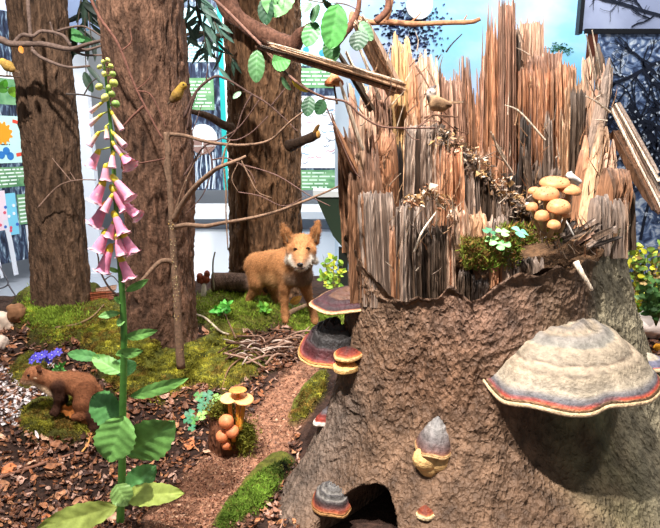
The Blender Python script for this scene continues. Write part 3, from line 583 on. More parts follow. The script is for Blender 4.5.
# shards of dark wood lying in the hollow
for k in range(12):
    x, y = 552 + k * 4 + RNG.uniform(-3, 3), 240 + RNG.uniform(-7, 10); a = RNG.uniform(.35, 1.0); l = RNG.uniform(20, 46)
    mb = MB(); splinter(mb, P(x, y, 1.55 + .012 * k % .1), P(x + l * math.cos(a), y - l * math.sin(a) * .75, 1.62 + RNG.uniform(-.03, .05)), RNG.uniform(4, 8) * S(x, y, 1.55), .01, WC['dgkdgdrk'[k % 8]], 700 + k, .15, .4, (0, .4, 1), colw=.003)
    tag(mb.build('wood_shard', M_WOOD, smooth=False), 'grey-brown wood shard lying in the pile beside the mushrooms on the stump', 'wood shard', 'shards piled in the stump hollow')
mb = MB(); 
px_tube(mb, [(576, 262, 1.44), (583, 275, 1.42), (592, 290, 1.42)], [7, 5, 4], WC['w'], n=7, wob=.2); tag(mb.build('pale_splinter', M_WOOD), 'cream splinter hanging over the bark rim right of the wood shards', 'wood splinter')
mb = MB(); px_tube(mb, [(545, 238, 1.56), (563, 220, 1.56), (566, 221, 1.55), (574, 236, 1.54)], [2, 2.2, 2, 1.6], c(214, 206, 196), n=6, seg=16); tag(mb.build('bent_straw', M_WOOD), 'pale bent straw folded to a peak beside the mushroom cluster', 'straw')
mb = MB(); px_tube(mb, [(567, 174, 1.72), (573, 178, 1.71), (580, 182, 1.72)], [5, 6, 5], c(226, 220, 212), n=8, wob=.4); px_tube(mb, [(570, 172, 1.72), (574, 180, 1.72), (578, 186, 1.72)], [4, 5, 3], c(226, 220, 212), n=8, wob=.4); tag(mb.build('white_chip', M_STONE), 'small white chip lodged above the mushroom cluster', 'chip')

# ------------------------------------------------------------------ bracket fungi
def bracket(name, label, attach, out, a, b, h, thick, bands, under=c(226, 190, 140), p=1.6, rings=.03, wave=.02, seed=0, droop=0., lobes=None, slope=0., wobble=0.):
    """half-disc shelf: a half width, b reach, h height of crown above rim; bands: (radius, colour) from crown to rim"""
    r = thing(name, label, 'bracket fungus', attach); out = nrm([out[0], out[1], 0]); side = np.array([-out[1], out[0], 0]); up = np.array([0, 0, 1.])
    nr, na = 44, 60; rad = np.linspace(0, 1, nr)[:, None]; ph = np.linspace(-1.75, 1.75, na)[None]
    xs = [q[0] for q in bands]; cs = np.array([q[1] for q in bands])
    edge = 1 + wave * (np.sin(ph * 3 + seed) + .6 * np.sin(ph * 7 + seed * 2)) + (0 if lobes is None else lobes(ph))
    R = rad * edge; n = fbm(np.stack([np.sin(ph) * 4 + 0 * R, np.cos(ph) * 4 + 0 * R, R * 6 + seed], -1), 3, seed)
    rb = np.clip(rad + .05 * n * np.minimum(1, (1 - rad) * 6 + .12), 0, 1)
    zt = h * (1 - np.clip(rb, 0, 1) ** p) + rings * h * np.sin(rb * 34 + .6 * n) * (rb < .93) + .05 * h * n * (1 - rad) - droop * rad ** 3
    zt = zt + wave * h * 2.2 * np.sin(ph * 4 + seed) * rad ** 2
    zt = zt + wobble * (np.sin(ph * 2.6 + .9) * rad ** 3 + .6 * np.sin(ph * 6.5) * rad ** 4)
    def pos(Rr, z): return np.asarray(attach) + side * (a * Rr * np.sin(ph))[..., None] + out * (b * Rr * np.cos(ph))[..., None] + up * (z + slope * (side[1] * a * Rr * np.sin(ph) + out[1] * b * Rr * np.cos(ph)))[..., None]
    top = pos(R, zt); Ct = np.stack([np.interp(rb, xs, cs[:, k]) for k in range(3)], -1) * (1 + .35 * n)[..., None]
    # thick rounded rim, then the pore side runs back to the bark
    k = np.linspace(0, math.pi, 9)[:, None]; rimp = pos(edge * (1 + .018 * np.sin(k)) + 0 * k, zt[-1:] - thick * (1 - np.cos(k)) / 2)
    Cr = np.tile(cs[-1], (9, na, 1)) * (1 - k[..., None] / math.pi) + under * (k[..., None] / math.pi)
    mb = MB(); mb.add(np.concatenate([top, rimp]).reshape(-1, 3), grid_faces(nr + 9, na), np.concatenate([Ct, Cr]).reshape(-1, 3)); mb.build('cap', M_FUNGUS, r)
    rr = np.linspace(1, 0, 14)[:, None]; zu = zt[-1:] - thick - (1 - rr) ** 1.0 * thick * .2 * 0 + (rr - 1) * thick * 1.1 * 0 + 0 * rr
    zu = (zt[-1:] - thick) * rr + (-thick * 1.5) * (1 - rr)
    un = pos(rr * edge, zu); mb = MB(); mb.add(un.reshape(-1, 3), grid_faces(14, na), (under * (1 + .12 * fbm(un * 90, 2, 3))[..., None]).reshape(-1, 3)); mb.build('pore_surface', M_FUNGUS, r)
    return r
GREY = c(150, 146, 142); CREAM = c(216, 200, 176); ORG_ = c(206, 96, 44); RIM = c(238, 214, 170); DRED = c(112, 36, 26); DK = c(58, 42, 42); SLATE = c(112, 110, 126)
def on_stump(px, py, inset=.02):
    for s in range(30):
        q, th = stump_hit(px + 2 * s, py)
        if q[1] < 2.4: break
    o = np.array([math.sin(th), -math.cos(th), 0]); return q - o * inset, o
q, o = on_stump(568, 352, .03); o = nrm(o + np.array([-.25, -.1, 0])); q[2] -= .040
bracket('bracket_fungus', 'very large pale ringed bracket fungus with slate and red rim on the stump', q, o, .24, .25, .128, .012,
        [(0, c(122, 110, 98)), (.12, c(146, 130, 110)), (.2, c(116, 108, 102)), (.32, c(146, 130, 110)), (.42, c(124, 116, 108)), (.52, c(126, 120, 110)), (.55, c(158, 142, 120)), (.57, c(148, 132, 112)), (.68, c(140, 126, 108)), (.695, c(92, 76, 62)), (.715, c(160, 142, 120)), (.78, c(146, 130, 110)), (.79, c(112, 96, 80)), (.8, c(154, 138, 116)), (.86, c(144, 130, 112)), (.9, c(160, 146, 126)), (.94, c(104, 100, 102)), (.97, c(78, 72, 78)), (.978, c(170, 60, 38)), (.988, c(190, 88, 50)), (1, c(206, 176, 132))],
        under=c(214, 180, 150), p=2.6, rings=.022, wave=.014, seed=3, wobble=.014, slope=.13, lobes=lambda p: .07 * np.exp(-((p + .95) / .18) ** 2) - .05 * np.exp(-((p - .05) / .12) ** 2) + .04 * np.exp(-((p - 1.0) / .25) ** 2))
q, o = on_stump(650, 362, .02)
bracket('bracket_fungus', 'small slate bracket fungus with red rim half hidden behind the very large one', q, nrm(o + np.array([.6, -.1, 0])), .07, .08, .03, .01, [(0, CREAM), (.5, c(176, 160, 140)), (.62, SLATE), (.9, c(96, 92, 110)), (.94, c(206, 76, 50)), (1, RIM)], under=c(214, 180, 150), seed=5)
q, o = on_stump(434, 452, .035)
r = bracket('bracket_fungus', 'grey hoof-shaped bracket fungus with swollen cream underside on the stump front', q + np.array([0, 0, .012]), o, .060, .085, .078, .006, [(0, c(110, 106, 104)), (.4, c(136, 130, 126)), (.7, c(104, 94, 92)), (.86, c(98, 74, 70)), (.95, c(110, 70, 56)), (.98, c(206, 156, 104)), (1, c(216, 180, 130))], under=c(216, 172, 112), p=1.35, rings=.012, wave=.03, seed=8)
mb = MB(); e = q + o * .045
for dx, dz, rr in ((-.02, -.014, .038), (.012, -.022, .036), (-.002, -.05, .026), (.032, -.012, .024), (-.01, -.036, .032)): ball(mb, e + np.array([dx, -.004, dz]), rr, c(216, 172, 112), 14, (1, .9, .9))
mb.build('swollen_underside', M_FUNGUS, r)
q, o = on_stump(327, 505, .03)
bracket('bracket_fungus', 'grey ridged bracket fungus with orange rim beside the dark hollow', q, o, .064, .07, .052, .009, [(0, c(78, 74, 74)), (.25, c(112, 108, 104)), (.38, c(66, 62, 62)), (.5, c(122, 116, 110)), (.6, c(70, 66, 66)), (.72, c(116, 110, 104)), (.82, c(70, 60, 60)), (.9, c(100, 48, 38)), (.97, c(156, 76, 48)), (1, c(206, 150, 96))], under=c(200, 150, 96), p=3, rings=.07, wave=.05, seed=12)
q, o = on_stump(425, 513, .012)
bracket('bracket_fungus', 'small round rusty red bracket fungus with cream rim low on the stump front', q, o, .029, .036, .016, .007, [(0, c(104, 50, 34)), (.4, c(126, 60, 38)), (.72, c(112, 48, 30)), (.82, c(150, 84, 48)), (.9, c(206, 170, 120)), (1, c(224, 196, 150))], under=RIM, seed=15)
q, o = on_stump(322, 420, .02); o = nrm(o + np.array([-.3, -.3, 0]))
bracket('bracket_fungus', 'small glossy red bracket fungus with white edge low on the left root', q, o, .032, .06, .05, .008, [(0, c(70, 58, 60)), (.45, c(92, 84, 86)), (.6, c(96, 40, 36)), (.86, c(150, 52, 36)), (.94, c(228, 206, 190)), (1, c(240, 228, 216))], under=c(224, 206, 190), p=1.2, seed=18)
q, o = on_stump(352, 350, .0); o = nrm(o + np.array([.1, -1.4, 0])); q = q + o * .03
bracket('bracket_fungus', 'red-brown bracket fungus with orange rim, upper of the pair on the left flank', q, o, .045, .06, .022, .008, [(0, c(52, 30, 28)), (.5, c(92, 34, 26)), (.78, c(124, 52, 36)), (.9, c(196, 110, 58)), (1, c(226, 186, 130))], under=c(220, 168, 96), seed=21)
q, o = on_stump(350, 361, .0); o = nrm(o + np.array([.1, -1.4, 0])); q = q + o * .03
bracket('bracket_fungus', 'ochre bracket fungus, lower of the pair on the left flank', q, o, .04, .055, .016, .012, [(0, c(140, 90, 50)), (.5, c(188, 130, 70)), (.86, c(214, 160, 96)), (1, c(226, 184, 120))], under=c(200, 150, 90), seed=24)
q, o = on_stump(350, 300, .03); q = q + np.array([-.022, 0, .004])
bracket('bracket_fungus', 'wide purplish brown bracket fungus with cream rim in front of the fox', q, nrm(np.array([-.95, -.5, 0])), .092, .14, .036, .007, [(0, c(104, 74, 54)), (.3, c(84, 56, 46)), (.5, c(96, 66, 50)), (.58, c(50, 28, 32)), (.78, c(66, 34, 38)), (.92, c(40, 22, 28)), (.965, c(150, 84, 50)), (1, c(226, 196, 150))], under=c(220, 170, 110), p=1.2, rings=.04, wave=.035, seed=27, slope=.17)
q, o = on_stump(343, 345, .0); q = q + np.array([-.02, 0, .0])
bracket('bracket_fungus', 'black crusted bracket fungus with red and orange rim at the stump foot', q, nrm(np.array([-.9, -.45, 0])), .10, .14, .085, .009, [(0, c(34, 31, 30)), (.4, c(52, 47, 45)), (.66, c(40, 36, 35)), (.76, c(50, 28, 30)), (.88, c(84, 34, 36)), (.955, c(130, 56, 46)), (.98, c(214, 134, 66)), (1, c(226, 178, 116))], under=c(220, 170, 110), p=1.8, rings=.10, wave=.04, seed=30, slope=.3)
# hanging brown cap at the torn edge
r = thing('bracket_fungus', 'rusty brown flat bracket fungus under the long pale splinter', 'bracket fungus', P(334, 80, 1.8))
w = S(334, 80, 1.8); mb = MB(); b0 = P(334, 84, 1.8); lathe(mb, b0, (0, 0, 1), [(-.001, .002), (-2 * w, 9 * w), (0, 10 * w), (3 * w, 9.4 * w), (7 * w, 5 * w), (10 * w, 3 * w), (14 * w, 2.4 * w), (14.5 * w, .001)], [c(196, 130, 70), c(196, 130, 70), c(170, 96, 50), c(176, 104, 56), c(180, 120, 76), c(206, 160, 120), c(200, 160, 120), c(200, 160, 120)], 20, .1, 4); mb.build('cap', M_FUNGUS, r)
mb = MB(); px_tube(mb, [(334, 84, 1.8), (335, 92, 1.8), (337, 104, 1.79)], [2, 2, 2.4], c(90, 66, 50), n=7); mb.build('stalk', M_TWIG, r)

# ------------------------------------------------------------------ capped mushrooms
def mushroom(label, base, top, cr, ch, sr, cap, stem, group=None, tilt=(0, 0), gill=None, scaly=0, seed=0, name='mushroom', flat=1.0):
    r = thing(name, label, 'mushroom', base, group); base = np.asarray(base); top = np.asarray(top); ax = nrm(nrm(top - base) * .5 + np.array([tilt[0], tilt[1], 1.]))
    mb = MB(); mid = (base + top) / 2 + np.array([0, 0, -.004]); tube(mb, [base, mid, top], [sr * 1.15, sr, sr * .9], stem, n=10, seg=14, wob=.06, seed=seed); mb.build('stem', M_CAP, r)
    t = np.linspace(0, 1, 12); prof = [(ch * (1 - flat * q ** 2.2) if True else 0, cr * math.sin(q * math.pi / 2) + 1e-4) for q in t]
    cols = [cap * (1.0 + .12 * q) for q in t]; prof += [(ch * (1 - flat) - ch * .12, cr * .99), (ch * (1 - flat) - ch * .08, cr * .94)]; cols += [cap * 1.1, cap * 1.05]
    mb = MB(); lathe(mb, top - ax * ch * .25, ax, prof, cols, 22, .06, seed)
    if scaly:
        rg = np.random.default_rng(seed)
        for _ in range(scaly):
            q, a = rg.uniform(0, .9), rg.uniform(0, 6.28); u = nrm(np.cross(ax, (0, 1, .2))); v = np.cross(ax, u); pr = cr * math.sin(q * math.pi / 2)
            ball(mb, top - ax * ch * .25 + ax * ch * (1 - flat * q ** 2.2) + (u * math.cos(a) + v * math.sin(a)) * pr, cr * .045, cap * .6, 5)
    mb.build('cap', M_CAP, r)
    mb = MB(); lathe(mb, top - ax * ch * .25, ax, [(ch * (1 - flat) - ch * .08, cr * .94), (ch * (1 - flat) + ch * .05, cr * .5), (ch * .25, sr * .8)], [gill if gill is not None else stem] * 3, 22); mb.build('gills', M_CAP, r)
HC, HS = c(194, 132, 86), c(160, 122, 84)
for k, (lb, bx, by, bY, tx, ty, tY, cr, ch, sr, fl) in enumerate((
        ('speckled tan mushroom with the broadest cap, topmost of the cluster on the stump', 553, 225, 1.62, 555, 183, 1.60, 15, 8, 3, .9),
        ('flat tan mushroom beside the white chip, highest on the cluster\'s inner side', 558, 226, 1.62, 570, 190, 1.58, 11, 7, 3, .95),
        ('tan mushroom directly under the topmost cap of the stump cluster', 549, 228, 1.58, 546, 194, 1.55, 13, 9, 3.5, .95),
        ('small tan mushroom cap peeking out at the upper edge of the stump cluster', 543, 228, 1.62, 534, 191, 1.58, 6, 5, 2, .9),
        ('round orange-tan mushroom cap at the middle of the stump cluster', 556, 230, 1.54, 559, 207, 1.50, 11.5, 10, 3.5, .95),
        ('small brown mushroom at the outer edge of the cluster facing the clover', 540, 230, 1.56, 532, 207, 1.53, 6, 6, 2, .95),
        ('egg-shaped brown mushroom low on the clover side of the stump cluster', 544, 234, 1.53, 542, 216, 1.50, 7.5, 7.5, 3, .95),
        ('young brown mushroom lowest in the stump cluster', 549, 236, 1.51, 554, 225, 1.48, 6.5, 6.5, 2.6, .95),
        ('small rust mushroom bud tucked under the middle cap of the stump cluster', 560, 232, 1.53, 566, 215, 1.51, 5, 5, 2, .9),
        ('slim pale-stemmed mushroom half hidden behind the topmost caps', 562, 228, 1.6, 566, 200, 1.6, 5, 4, 2.2, .8))):
    s = S(tx, ty, tY); mushroom(lb, P(bx, by, bY), P(tx, ty, tY), cr * s, ch * s, sr * s, HC * (1.0 + .12 * math.sin(k * 2.1)), HS, 'mushroom cluster on the stump', ((tx - 552) * .008, -.18), scaly=22 if k in (0, 1, 2, 4) else 8, seed=k + 1, flat=fl)
# ------------------------------------------------------------------ standing trunks
def trunk(mb, pts, wpx, col, seed, relief=.012, n=150, seg=320, fz=14, flare=None):
    p = spline(np.array([np.array(P(*q)) for q in pts]), seg); r = np.interp(np.linspace(0, 1, seg), np.linspace(0, 1, len(pts)), [.5 * w * S(*q) for w, q in zip(wpx, pts)])
    a = np.linspace(0, 2 * math.pi, n, endpoint=False); d = np.stack([np.cos(a), np.sin(a), 0 * a], -1)
    V = p[:, None] + d[None] * r[:, None, None]
    q = V * np.array([62, 62, fz]); w = np.stack([vn(q * .6 + 7, seed), vn(q * .6 + 19, seed + 1), vn(q * .6 + 31, seed + 2)], -1)
    n1 = fbm(q + w, 4, seed + 3); rd = 1 - 2 * np.abs(vn(q * np.array([1, 1, .6]) + w * 1.2, seed + 8)); big = fbm(V * 3.2, 3, seed + 12)
    dr = relief * n1 + relief * .8 * rd + .012 * big
    V = V + d[None] * dr[..., None]
    C = col[None, None] * np.clip(1 + .95 * n1 + .5 * big + .3 * rd, .25, 2)[..., None]
    mb.add(V.reshape(-1, 3), grid_faces(seg, n, True), C.reshape(-1, 3)); return mb
b = gh(62, 300); YL = b[1]
T1 = thing('tree', 'slim grey-brown tree trunk, leftmost of the three', 'tree', (b[0], b[1], b[2] - .02))
mb = MB(); trunk(mb, [(66, 332, YL), (62, 300, YL), (53, 170, YL), (40, 40, YL), (34, -40, YL), (28, -110, YL)], [60, 51, 50, 52, 53, 53], c(88, 66, 50), 3, .010); mb.build('bark', M_BARK, T1)
b = gh(160, 340); YM = b[1] + .08
T2 = thing('tree', 'thick reddish brown tree trunk right behind the foxglove', 'tree', (b[0], YM, b[2] - .02))
mb = MB(); trunk(mb, [(152, 380, YM), (157, 330, YM), (160, 270, YM), (158, 170, YM), (146, 60, YM), (138, -40, YM), (132, -110, YM)], [104, 76, 64, 68, 78, 82, 84], c(106, 77, 60), 23, .010); mb.build('bark', M_BARK, T2)
YF = 3.72; b = P(267, 292, YF)
T3 = thing('tree', 'rough dark brown tree trunk right behind the fox', 'tree', b)
mb = MB(); trunk(mb, [(267, 310, YF), (267, 270, YF), (265, 170, YF), (263, 40, YF), (262, -40, YF), (262, -110, YF)], [78, 69, 68, 73, 74, 74], c(104, 75, 52), 43, .018, fz=12); mb.build('bark', M_BARK2, T3)
BR = c(120, 92, 78)
mb = MB(); px_tube(mb, [(222, -30, 3.5), (228, 5, 3.45), (246, 24, 3.4), (272, 38, 3.36), (291, 44, 3.3), (300, 36, 3.25), (312, 26, 3.15)], [22, 20, 17, 17, 16, 13, 9], c(132, 92, 74), n=18, wob=.3, seed=4); mb.build('branch', M_BARK, T3)
mb = MB(); px_tube(mb, [(290, 146, 3.5), (302, 141, 3.4), (318, 134, 3.32)], [12, 10, 9], c(70, 52, 40), n=12, wob=.3); px_tube(mb, [(313, 136, 3.34), (317, 128, 3.3), (319, 125, 3.28)], [5, 4, 2], c(150, 110, 60), n=8); st = mb.build('branch_stub', M_BARK, T3)
mb = MB(); ball(mb, P(318, 134, 3.31), 4.2 * S(318, 134, 3.3), c(216, 160, 84), 10, (.5, .7, 1)); mb.build('cut_end', M_WOOD, st)
mb = MB(); px_tube(mb, [(232, 128, 3.42), (222, 124, 3.35), (208, 116, 3.3), (186, 110, 3.2)], [9, 8, 7, 4], c(96, 74, 58), n=10, wob=.2); mb.build('branch', M_BARK, T3)
mb = MB(); px_tube(mb, [(228, 34, 3.4), (216, 36, 3.3), (196, 32, 3.2), (184, 36, 3.1)], [6, 5, 4, 2.4], c(92, 74, 60), n=8, wob=.2); mb.build('branch', M_BARK, T3)

def twig(label, lines, name='bare_twig', col=BR, group=None, cat='twig', wob=.12):
    """lines: first is the main stem, the others side shoots: ([(px,py,Y)...], width0, width1)"""
    r = thing(name, label, cat, P(*lines[0][0][0]), group)
    for k, (pts, w0, w1) in enumerate(lines):
        mb = MB(); px_tube(mb, pts, list(np.linspace(w0, w1, len(pts))), col, n=8 if w0 > 3 else 6, seg=5 * len(pts), wob=wob, seed=k, cvar=.35); mb.build('stem' if k == 0 else 'side_shoot', M_TWIG, r)
    return r
Y = YL - .32
twig('grey bare branch reaching in from the left across the leftmost trunk', [([(-20, 34, Y), (2, 40, Y), (12, 44, Y), (42, 44, Y), (69, 49, Y), (88, 44, Y - .05), (104, 40, Y - .1)], 8, 3), ([(70, 49, Y), (86, 50, Y), (104, 45, Y)], 4, 2), ([(74, 51, Y), (85, 55, Y), (106, 55, Y)], 3, 1.6),
      ([(13, 44, Y), (22, 35, Y), (33, 36, Y - .02), (42, 31, Y), (62, 35, Y), (71, 46, Y)], 4, 3), ([(27, -14, Y), (29, 16, Y), (31, 40, Y), (33, 50, Y)], 4, 3), ([(32, 50, Y), (42, 58, Y), (67, 67, Y), (90, 66, Y)], 4, 2), ([(50, 22, Y), (53, 31, Y), (57, 36, Y)], 2, 1.2), ([(57, 31, Y), (72, 27, Y), (86, 27, Y), (104, 38, Y)], 2.6, 1.6)], 'bare_branch', c(112, 92, 82), cat='branch')
twig('dark bare twig passing behind the foxglove buds', [([(66, 94, Y), (84, 95, Y), (106, 100, Y - .2)], 2.4, 1.4), ([(84, 95, Y), (90, 84, Y), (97, 78, Y)], 1.6, 1)], col=c(76, 66, 60))
Y = YM - .36
twig('long reddish twig slanting down across the thick middle trunk', [([(86, -12, Y), (100, 18, Y), (118, 44, Y), (134, 84, Y), (150, 116, Y), (163, 140, Y)], 3.4, 1.6), ([(120, 52, Y), (131, 42, Y), (130, 28, Y)], 1.8, .8), ([(138, 91, Y), (150, 94, Y), (160, 112, Y), (166, 128, Y)], 1.8, .8), ([(144, 106, Y), (133, 116, Y), (122, 128, Y)], 3, 2.2), ([(136, 90, Y), (146, 82, Y), (152, 74, Y)], 1.4, .7)], col=c(128, 86, 72))
twig('thin red-brown twig stretching over the foxglove toward the middle trunk', [([(124, 165, Y), (140, 163, Y), (158, 160, Y), (170, 157, Y)], 2, 1.4)], col=c(116, 78, 66))
Y = YM - .4
SAP = twig('slim lichen-spotted sapling stem standing against the middle trunk', [([(181, 368, Y), (179, 340, Y), (177, 300, Y), (174, 262, Y), (172, 222, Y), (170, 190, Y), (168, 160, Y), (166, 132, Y)], 9, 4.5), ([(174, 220, Y), (183, 203, Y - .04), (196, 186, Y - .1), (212, 172, Y - .15), (222, 166, Y - .2), (238, 160, Y - .2), (246, 156, Y - .2)], 7, 2.6),
      ([(175, 227, Y), (188, 225, Y - .05), (206, 226, Y - .1), (222, 223, Y - .15), (246, 219, Y - .2), (272, 213, Y - .25), (302, 202, Y - .3), (326, 192, Y - .3), (352, 180, Y - .3)], 5, 1.6), ([(174, 262, Y), (162, 261, Y - .03), (152, 269, Y - .06), (141, 281, Y - .1), (124, 292, Y - .1)], 6, 2.6),
      ([(169, 182, Y), (166, 166, Y), (169, 152, Y), (168, 138, Y), (172, 134, Y)], 5, 3.4), ([(170, 134, Y), (186, 136, Y - .05), (204, 141, Y - .1), (222, 144, Y - .1), (246, 145, Y - .15), (270, 140, Y - .2), (290, 122, Y - .25), (312, 106, Y - .3), (327, 98, Y - .3)], 4, 1.4),
      ([(222, 166, Y - .2), (225, 150, Y - .2), (230, 140, Y - .2)], 2.6, 1), ([(224, 168, Y - .2), (226, 190, Y - .2), (226, 214, Y - .2), (228, 250, Y - .2)], 2.2, 1.2), ([(174, 216, Y), (182, 190, Y), (190, 172, Y), (198, 158, Y), (214, 146, Y)], 2, .8), ([(240, 158, Y - .2), (250, 178, Y - .2), (258, 192, Y - .2), (272, 198, Y - .2)], 1.8, .7), ([(240, 160, Y - .2), (232, 178, Y - .2), (238, 192, Y - .2)], 1.4, .7)], 'sapling', c(128, 100, 80), cat='sapling', wob=.2)
mb = MB()
for k in range(70):
    y = RNG.uniform(215, 362); x = 171.5 + (y - 215) * .065 + RNG.uniform(-3, 3); q = P(x, y, Y) - np.array([0, math.sqrt(max(0, 1 - ((x - 171.5 - (y - 215) * .065) / 4) ** 2)) * 4.0 * S(x, y, Y), 0]); ball(mb, q, RNG.uniform(.0012, .0028), c(196, 176, 132) if k % 3 else c(190, 150, 90), 6, (1, .5, 1.3))
tag(mb.build('lichen_spots', M_STONE, SAP), kind='stuff')
Y = 2.35
twig('thin twig from the fox trunk crossing behind the fox ears to the torn wood', [([(184, 118, Y), (196, 92, Y), (214, 77, Y), (228, 80, Y), (248, 92, Y), (268, 104, Y), (286, 120, Y), (298, 132, Y)], 3.2, 1), ([(196, 92, Y), (191, 108, Y), (187, 130, Y)], 3, 2), ([(206, 82, Y), (208, 64, Y)], 1.6, .8), ([(252, 94, Y), (243, 110, Y), (236, 130, Y), (226, 142, Y)], 2, .8), ([(271, 106, Y), (284, 90, Y), (287, 86, Y)], 1.6, .8)], col=c(96, 72, 64))
twig('network of fine bare twigs hanging right of the middle trunk', [([(184, 176, Y), (196, 158, Y), (205, 146, Y), (222, 138, Y), (240, 126, Y), (262, 96, Y)], 2.4, .8), ([(205, 146, Y), (212, 160, Y), (210, 176, Y), (202, 196, Y), (186, 214, Y)], 1.8, .8), ([(222, 138, Y), (236, 140, Y), (252, 132, Y), (268, 116, Y)], 1.8, .8), ([(212, 160, Y), (226, 158, Y), (240, 164, Y), (262, 170, Y), (282, 178, Y), (310, 196, Y), (330, 206, Y)], 1.8, 1), ([(196, 158, Y), (190, 140, Y), (196, 122, Y), (202, 104, Y)], 1.4, .7), ([(240, 164, Y), (250, 172, Y), (256, 184, Y)], 1.2, .6), ([(238, 192, Y), (260, 196, Y), (284, 206, Y), (306, 196, Y)], 1.2, .7)], col=c(112, 84, 76))
Y = 1.62
twig('long thin twig running from the beech leaves across the left face of the stump', [([(200, -14, 1.9), (228, 12, 1.85), (248, 32, 1.8), (262, 46, 1.75), (283, 70, 1.7), (305, 88, Y), (326, 98, Y), (346, 102, Y), (362, 116, Y), (380, 126, Y), (402, 128, Y), (436, 128, Y + .06)], 3.4, 1.6), ([(360, 178, Y), (352, 166, Y), (330, 116, Y), (324, 100, Y)], 1.8, 1.2), ([(404, 128, Y), (412, 138, Y), (420, 140, Y)], 1.4, .8), ([(418, 127, Y), (428, 121, Y + .02), (440, 122, Y + .05)], 1.6, .8)], col=c(104, 74, 62))
twig('knobbly bare branch with broken end running out of the torn top against the sky panel', [([(352, 14, 2.4), (366, 22, 2.4), (390, 22, 2.4), (412, 24, 2.4), (440, 23, 2.4), (470, 22, 2.4), (480, 19, 2.4)], 6.5, 4), ([(384, 22, 2.4), (389, 12, 2.4), (392, -6, 2.4)], 6, 5), ([(410, 23, 2.4), (418, 16, 2.4), (421, 12, 2.4)], 2, .8), ([(463, 22, 2.4), (467, 15, 2.4)], 2, 1), ([(352, 14, 2.4), (350, 28, 2.3), (334, 40, 2.3)], 6, 7)], 'bare_branch', c(164, 116, 84), cat='branch', wob=.25)
twig('dark branch rising behind the beech leaves to the top of the photo', [([(336, 44, 2.2), (350, 26, 2.2), (358, 10, 2.2), (360, -14, 2.2)], 8, 4), ([(376, 22, 2.3), (388, 8, 2.3), (386, -12, 2.3)], 7, 6)], 'bare_branch', c(110, 72, 56), cat='branch', wob=.2)
twig('slender dark twig looping behind the torn wood toward the sky panel', [([(446, 52, 2.4), (452, 44, 2.4), (462, 34, 2.4)], 2, 1.2)], col=c(50, 42, 40))

# ------------------------------------------------------------------ beech leaves near the camera, narrow-leaved spray
GL, GD = c(84, 148, 74), c(44, 84, 46)
def leaf_twig(label, stem, leaves, name='leafy_twig', w=2, stemcol=c(96, 70, 52)):
    r = thing(name, label, 'leafy twig', P(*stem[0])); mb = MB(); px_tube(mb, stem, list(np.linspace(w, w * .5, len(stem))), stemcol, n=6, seg=6 * len(stem), wob=.1); mb.build('stem', M_TWIG, r)
    for k, (bx, by, tx, ty, w_, col, roll, Y) in enumerate(leaves):
        mb = MB(); px_leaf(mb, (bx, by, Y), (tx, ty, Y - .02), w_, col, roll=roll, bend=.12, fold=.12, nt=26, ns=14, shape=(.62, .62), serr=.03, seed=k); mb.build('leaf', M_LEAF, r)
    return r
Y = 1.7
leaf_twig('beech twig with broad bright green serrated leaves at the top edge above the fox trunk', [(262, -95, 3.3), (262, -50, 2.2), (266, -22, Y), (290, -6, Y), (318, 2, Y), (344, 4, Y), (362, 12, Y)],
          [(284, -22, 272, 16, 34, c(104, 156, 96), .2, Y), (266, -4, 266, 24, 18, c(26, 60, 34), .5, Y), (338, 4, 330, 48, 27, c(74, 138, 66), -.15, Y - .02), (316, 22, 306, 46, 18, c(66, 120, 66), .3, Y), (330, 38, 333, 62, 18, c(52, 100, 50), .1, Y), (318, 4, 312, 22, 12, c(40, 74, 40), .8, Y), (362, 30, 356, 50, 20, c(30, 64, 36), .4, Y), (322, 0, 334, 10, 10, c(40, 70, 36), .9, Y), (360, 22, 372, 40, 14, c(130, 176, 130), .5, Y), (310, 2, 303, 12, 12, c(70, 124, 70), .7, Y)])
leaf_twig('beech twig with oval green leaves hanging beside the long pale splinter', [(262, 46, 1.72), (274, 58, 1.7), (286, 72, 1.68), (296, 84, 1.66)],
          [(257, 50, 256, 82, 17, c(64, 106, 58), .2, 1.7), (272, 62, 290, 60, 20, c(84, 142, 76), -.2, 1.68), (281, 77, 290, 90, 8, c(90, 130, 84), .9, 1.68), (292, 80, 308, 92, 9, c(214, 176, 40), .7, 1.66)])
leaf_twig('pair of dark green beech leaves below the rusty fungus on the thin twig', [(327, 98, 1.62), (320, 101, 1.6), (316, 108, 1.6)], [(310, 96, 307, 116, 14, c(36, 74, 42), .2, 1.6), (324, 100, 317, 114, 13, c(40, 80, 44), -.3, 1.6)], w=1.5)
leaf_twig('lone small pale green leaf floating on a twig in front of the fox trunk', [(250, 94, 2.35), (246, 92, 2.34), (241, 92, 2.33)], [(241, 92, 233, 98, 5, c(150, 190, 150), .4, 2.33)], w=1)
leaf_twig('twig with light green leaves at the left edge below the bare branch', [(-10, 80, 3.0), (2, 84, 3.0), (12, 90, 3.0)], [(0, 92, 6, 80, 8, c(96, 176, 60), .3, 3.0), (9, 94, 20, 90, 11, c(140, 200, 60), .2, 2.99), (-4, 88, 7, 90, 8, c(90, 160, 60), .4, 2.99)], w=1.2)
leaf_twig('twig with a few broad green leaves between the left and middle trunks', [(62, 30, 3.1), (76, 36, 3.1), (92, 44, 3.1)], [(66, 30, 84, 40, 12, c(110, 180, 110), .3, 3.1), (70, 36, 92, 42, 9, c(70, 130, 76), .5, 3.1), (84, 72, 92, 92, 9, c(36, 60, 40), .3, 3.1)], w=1.2)
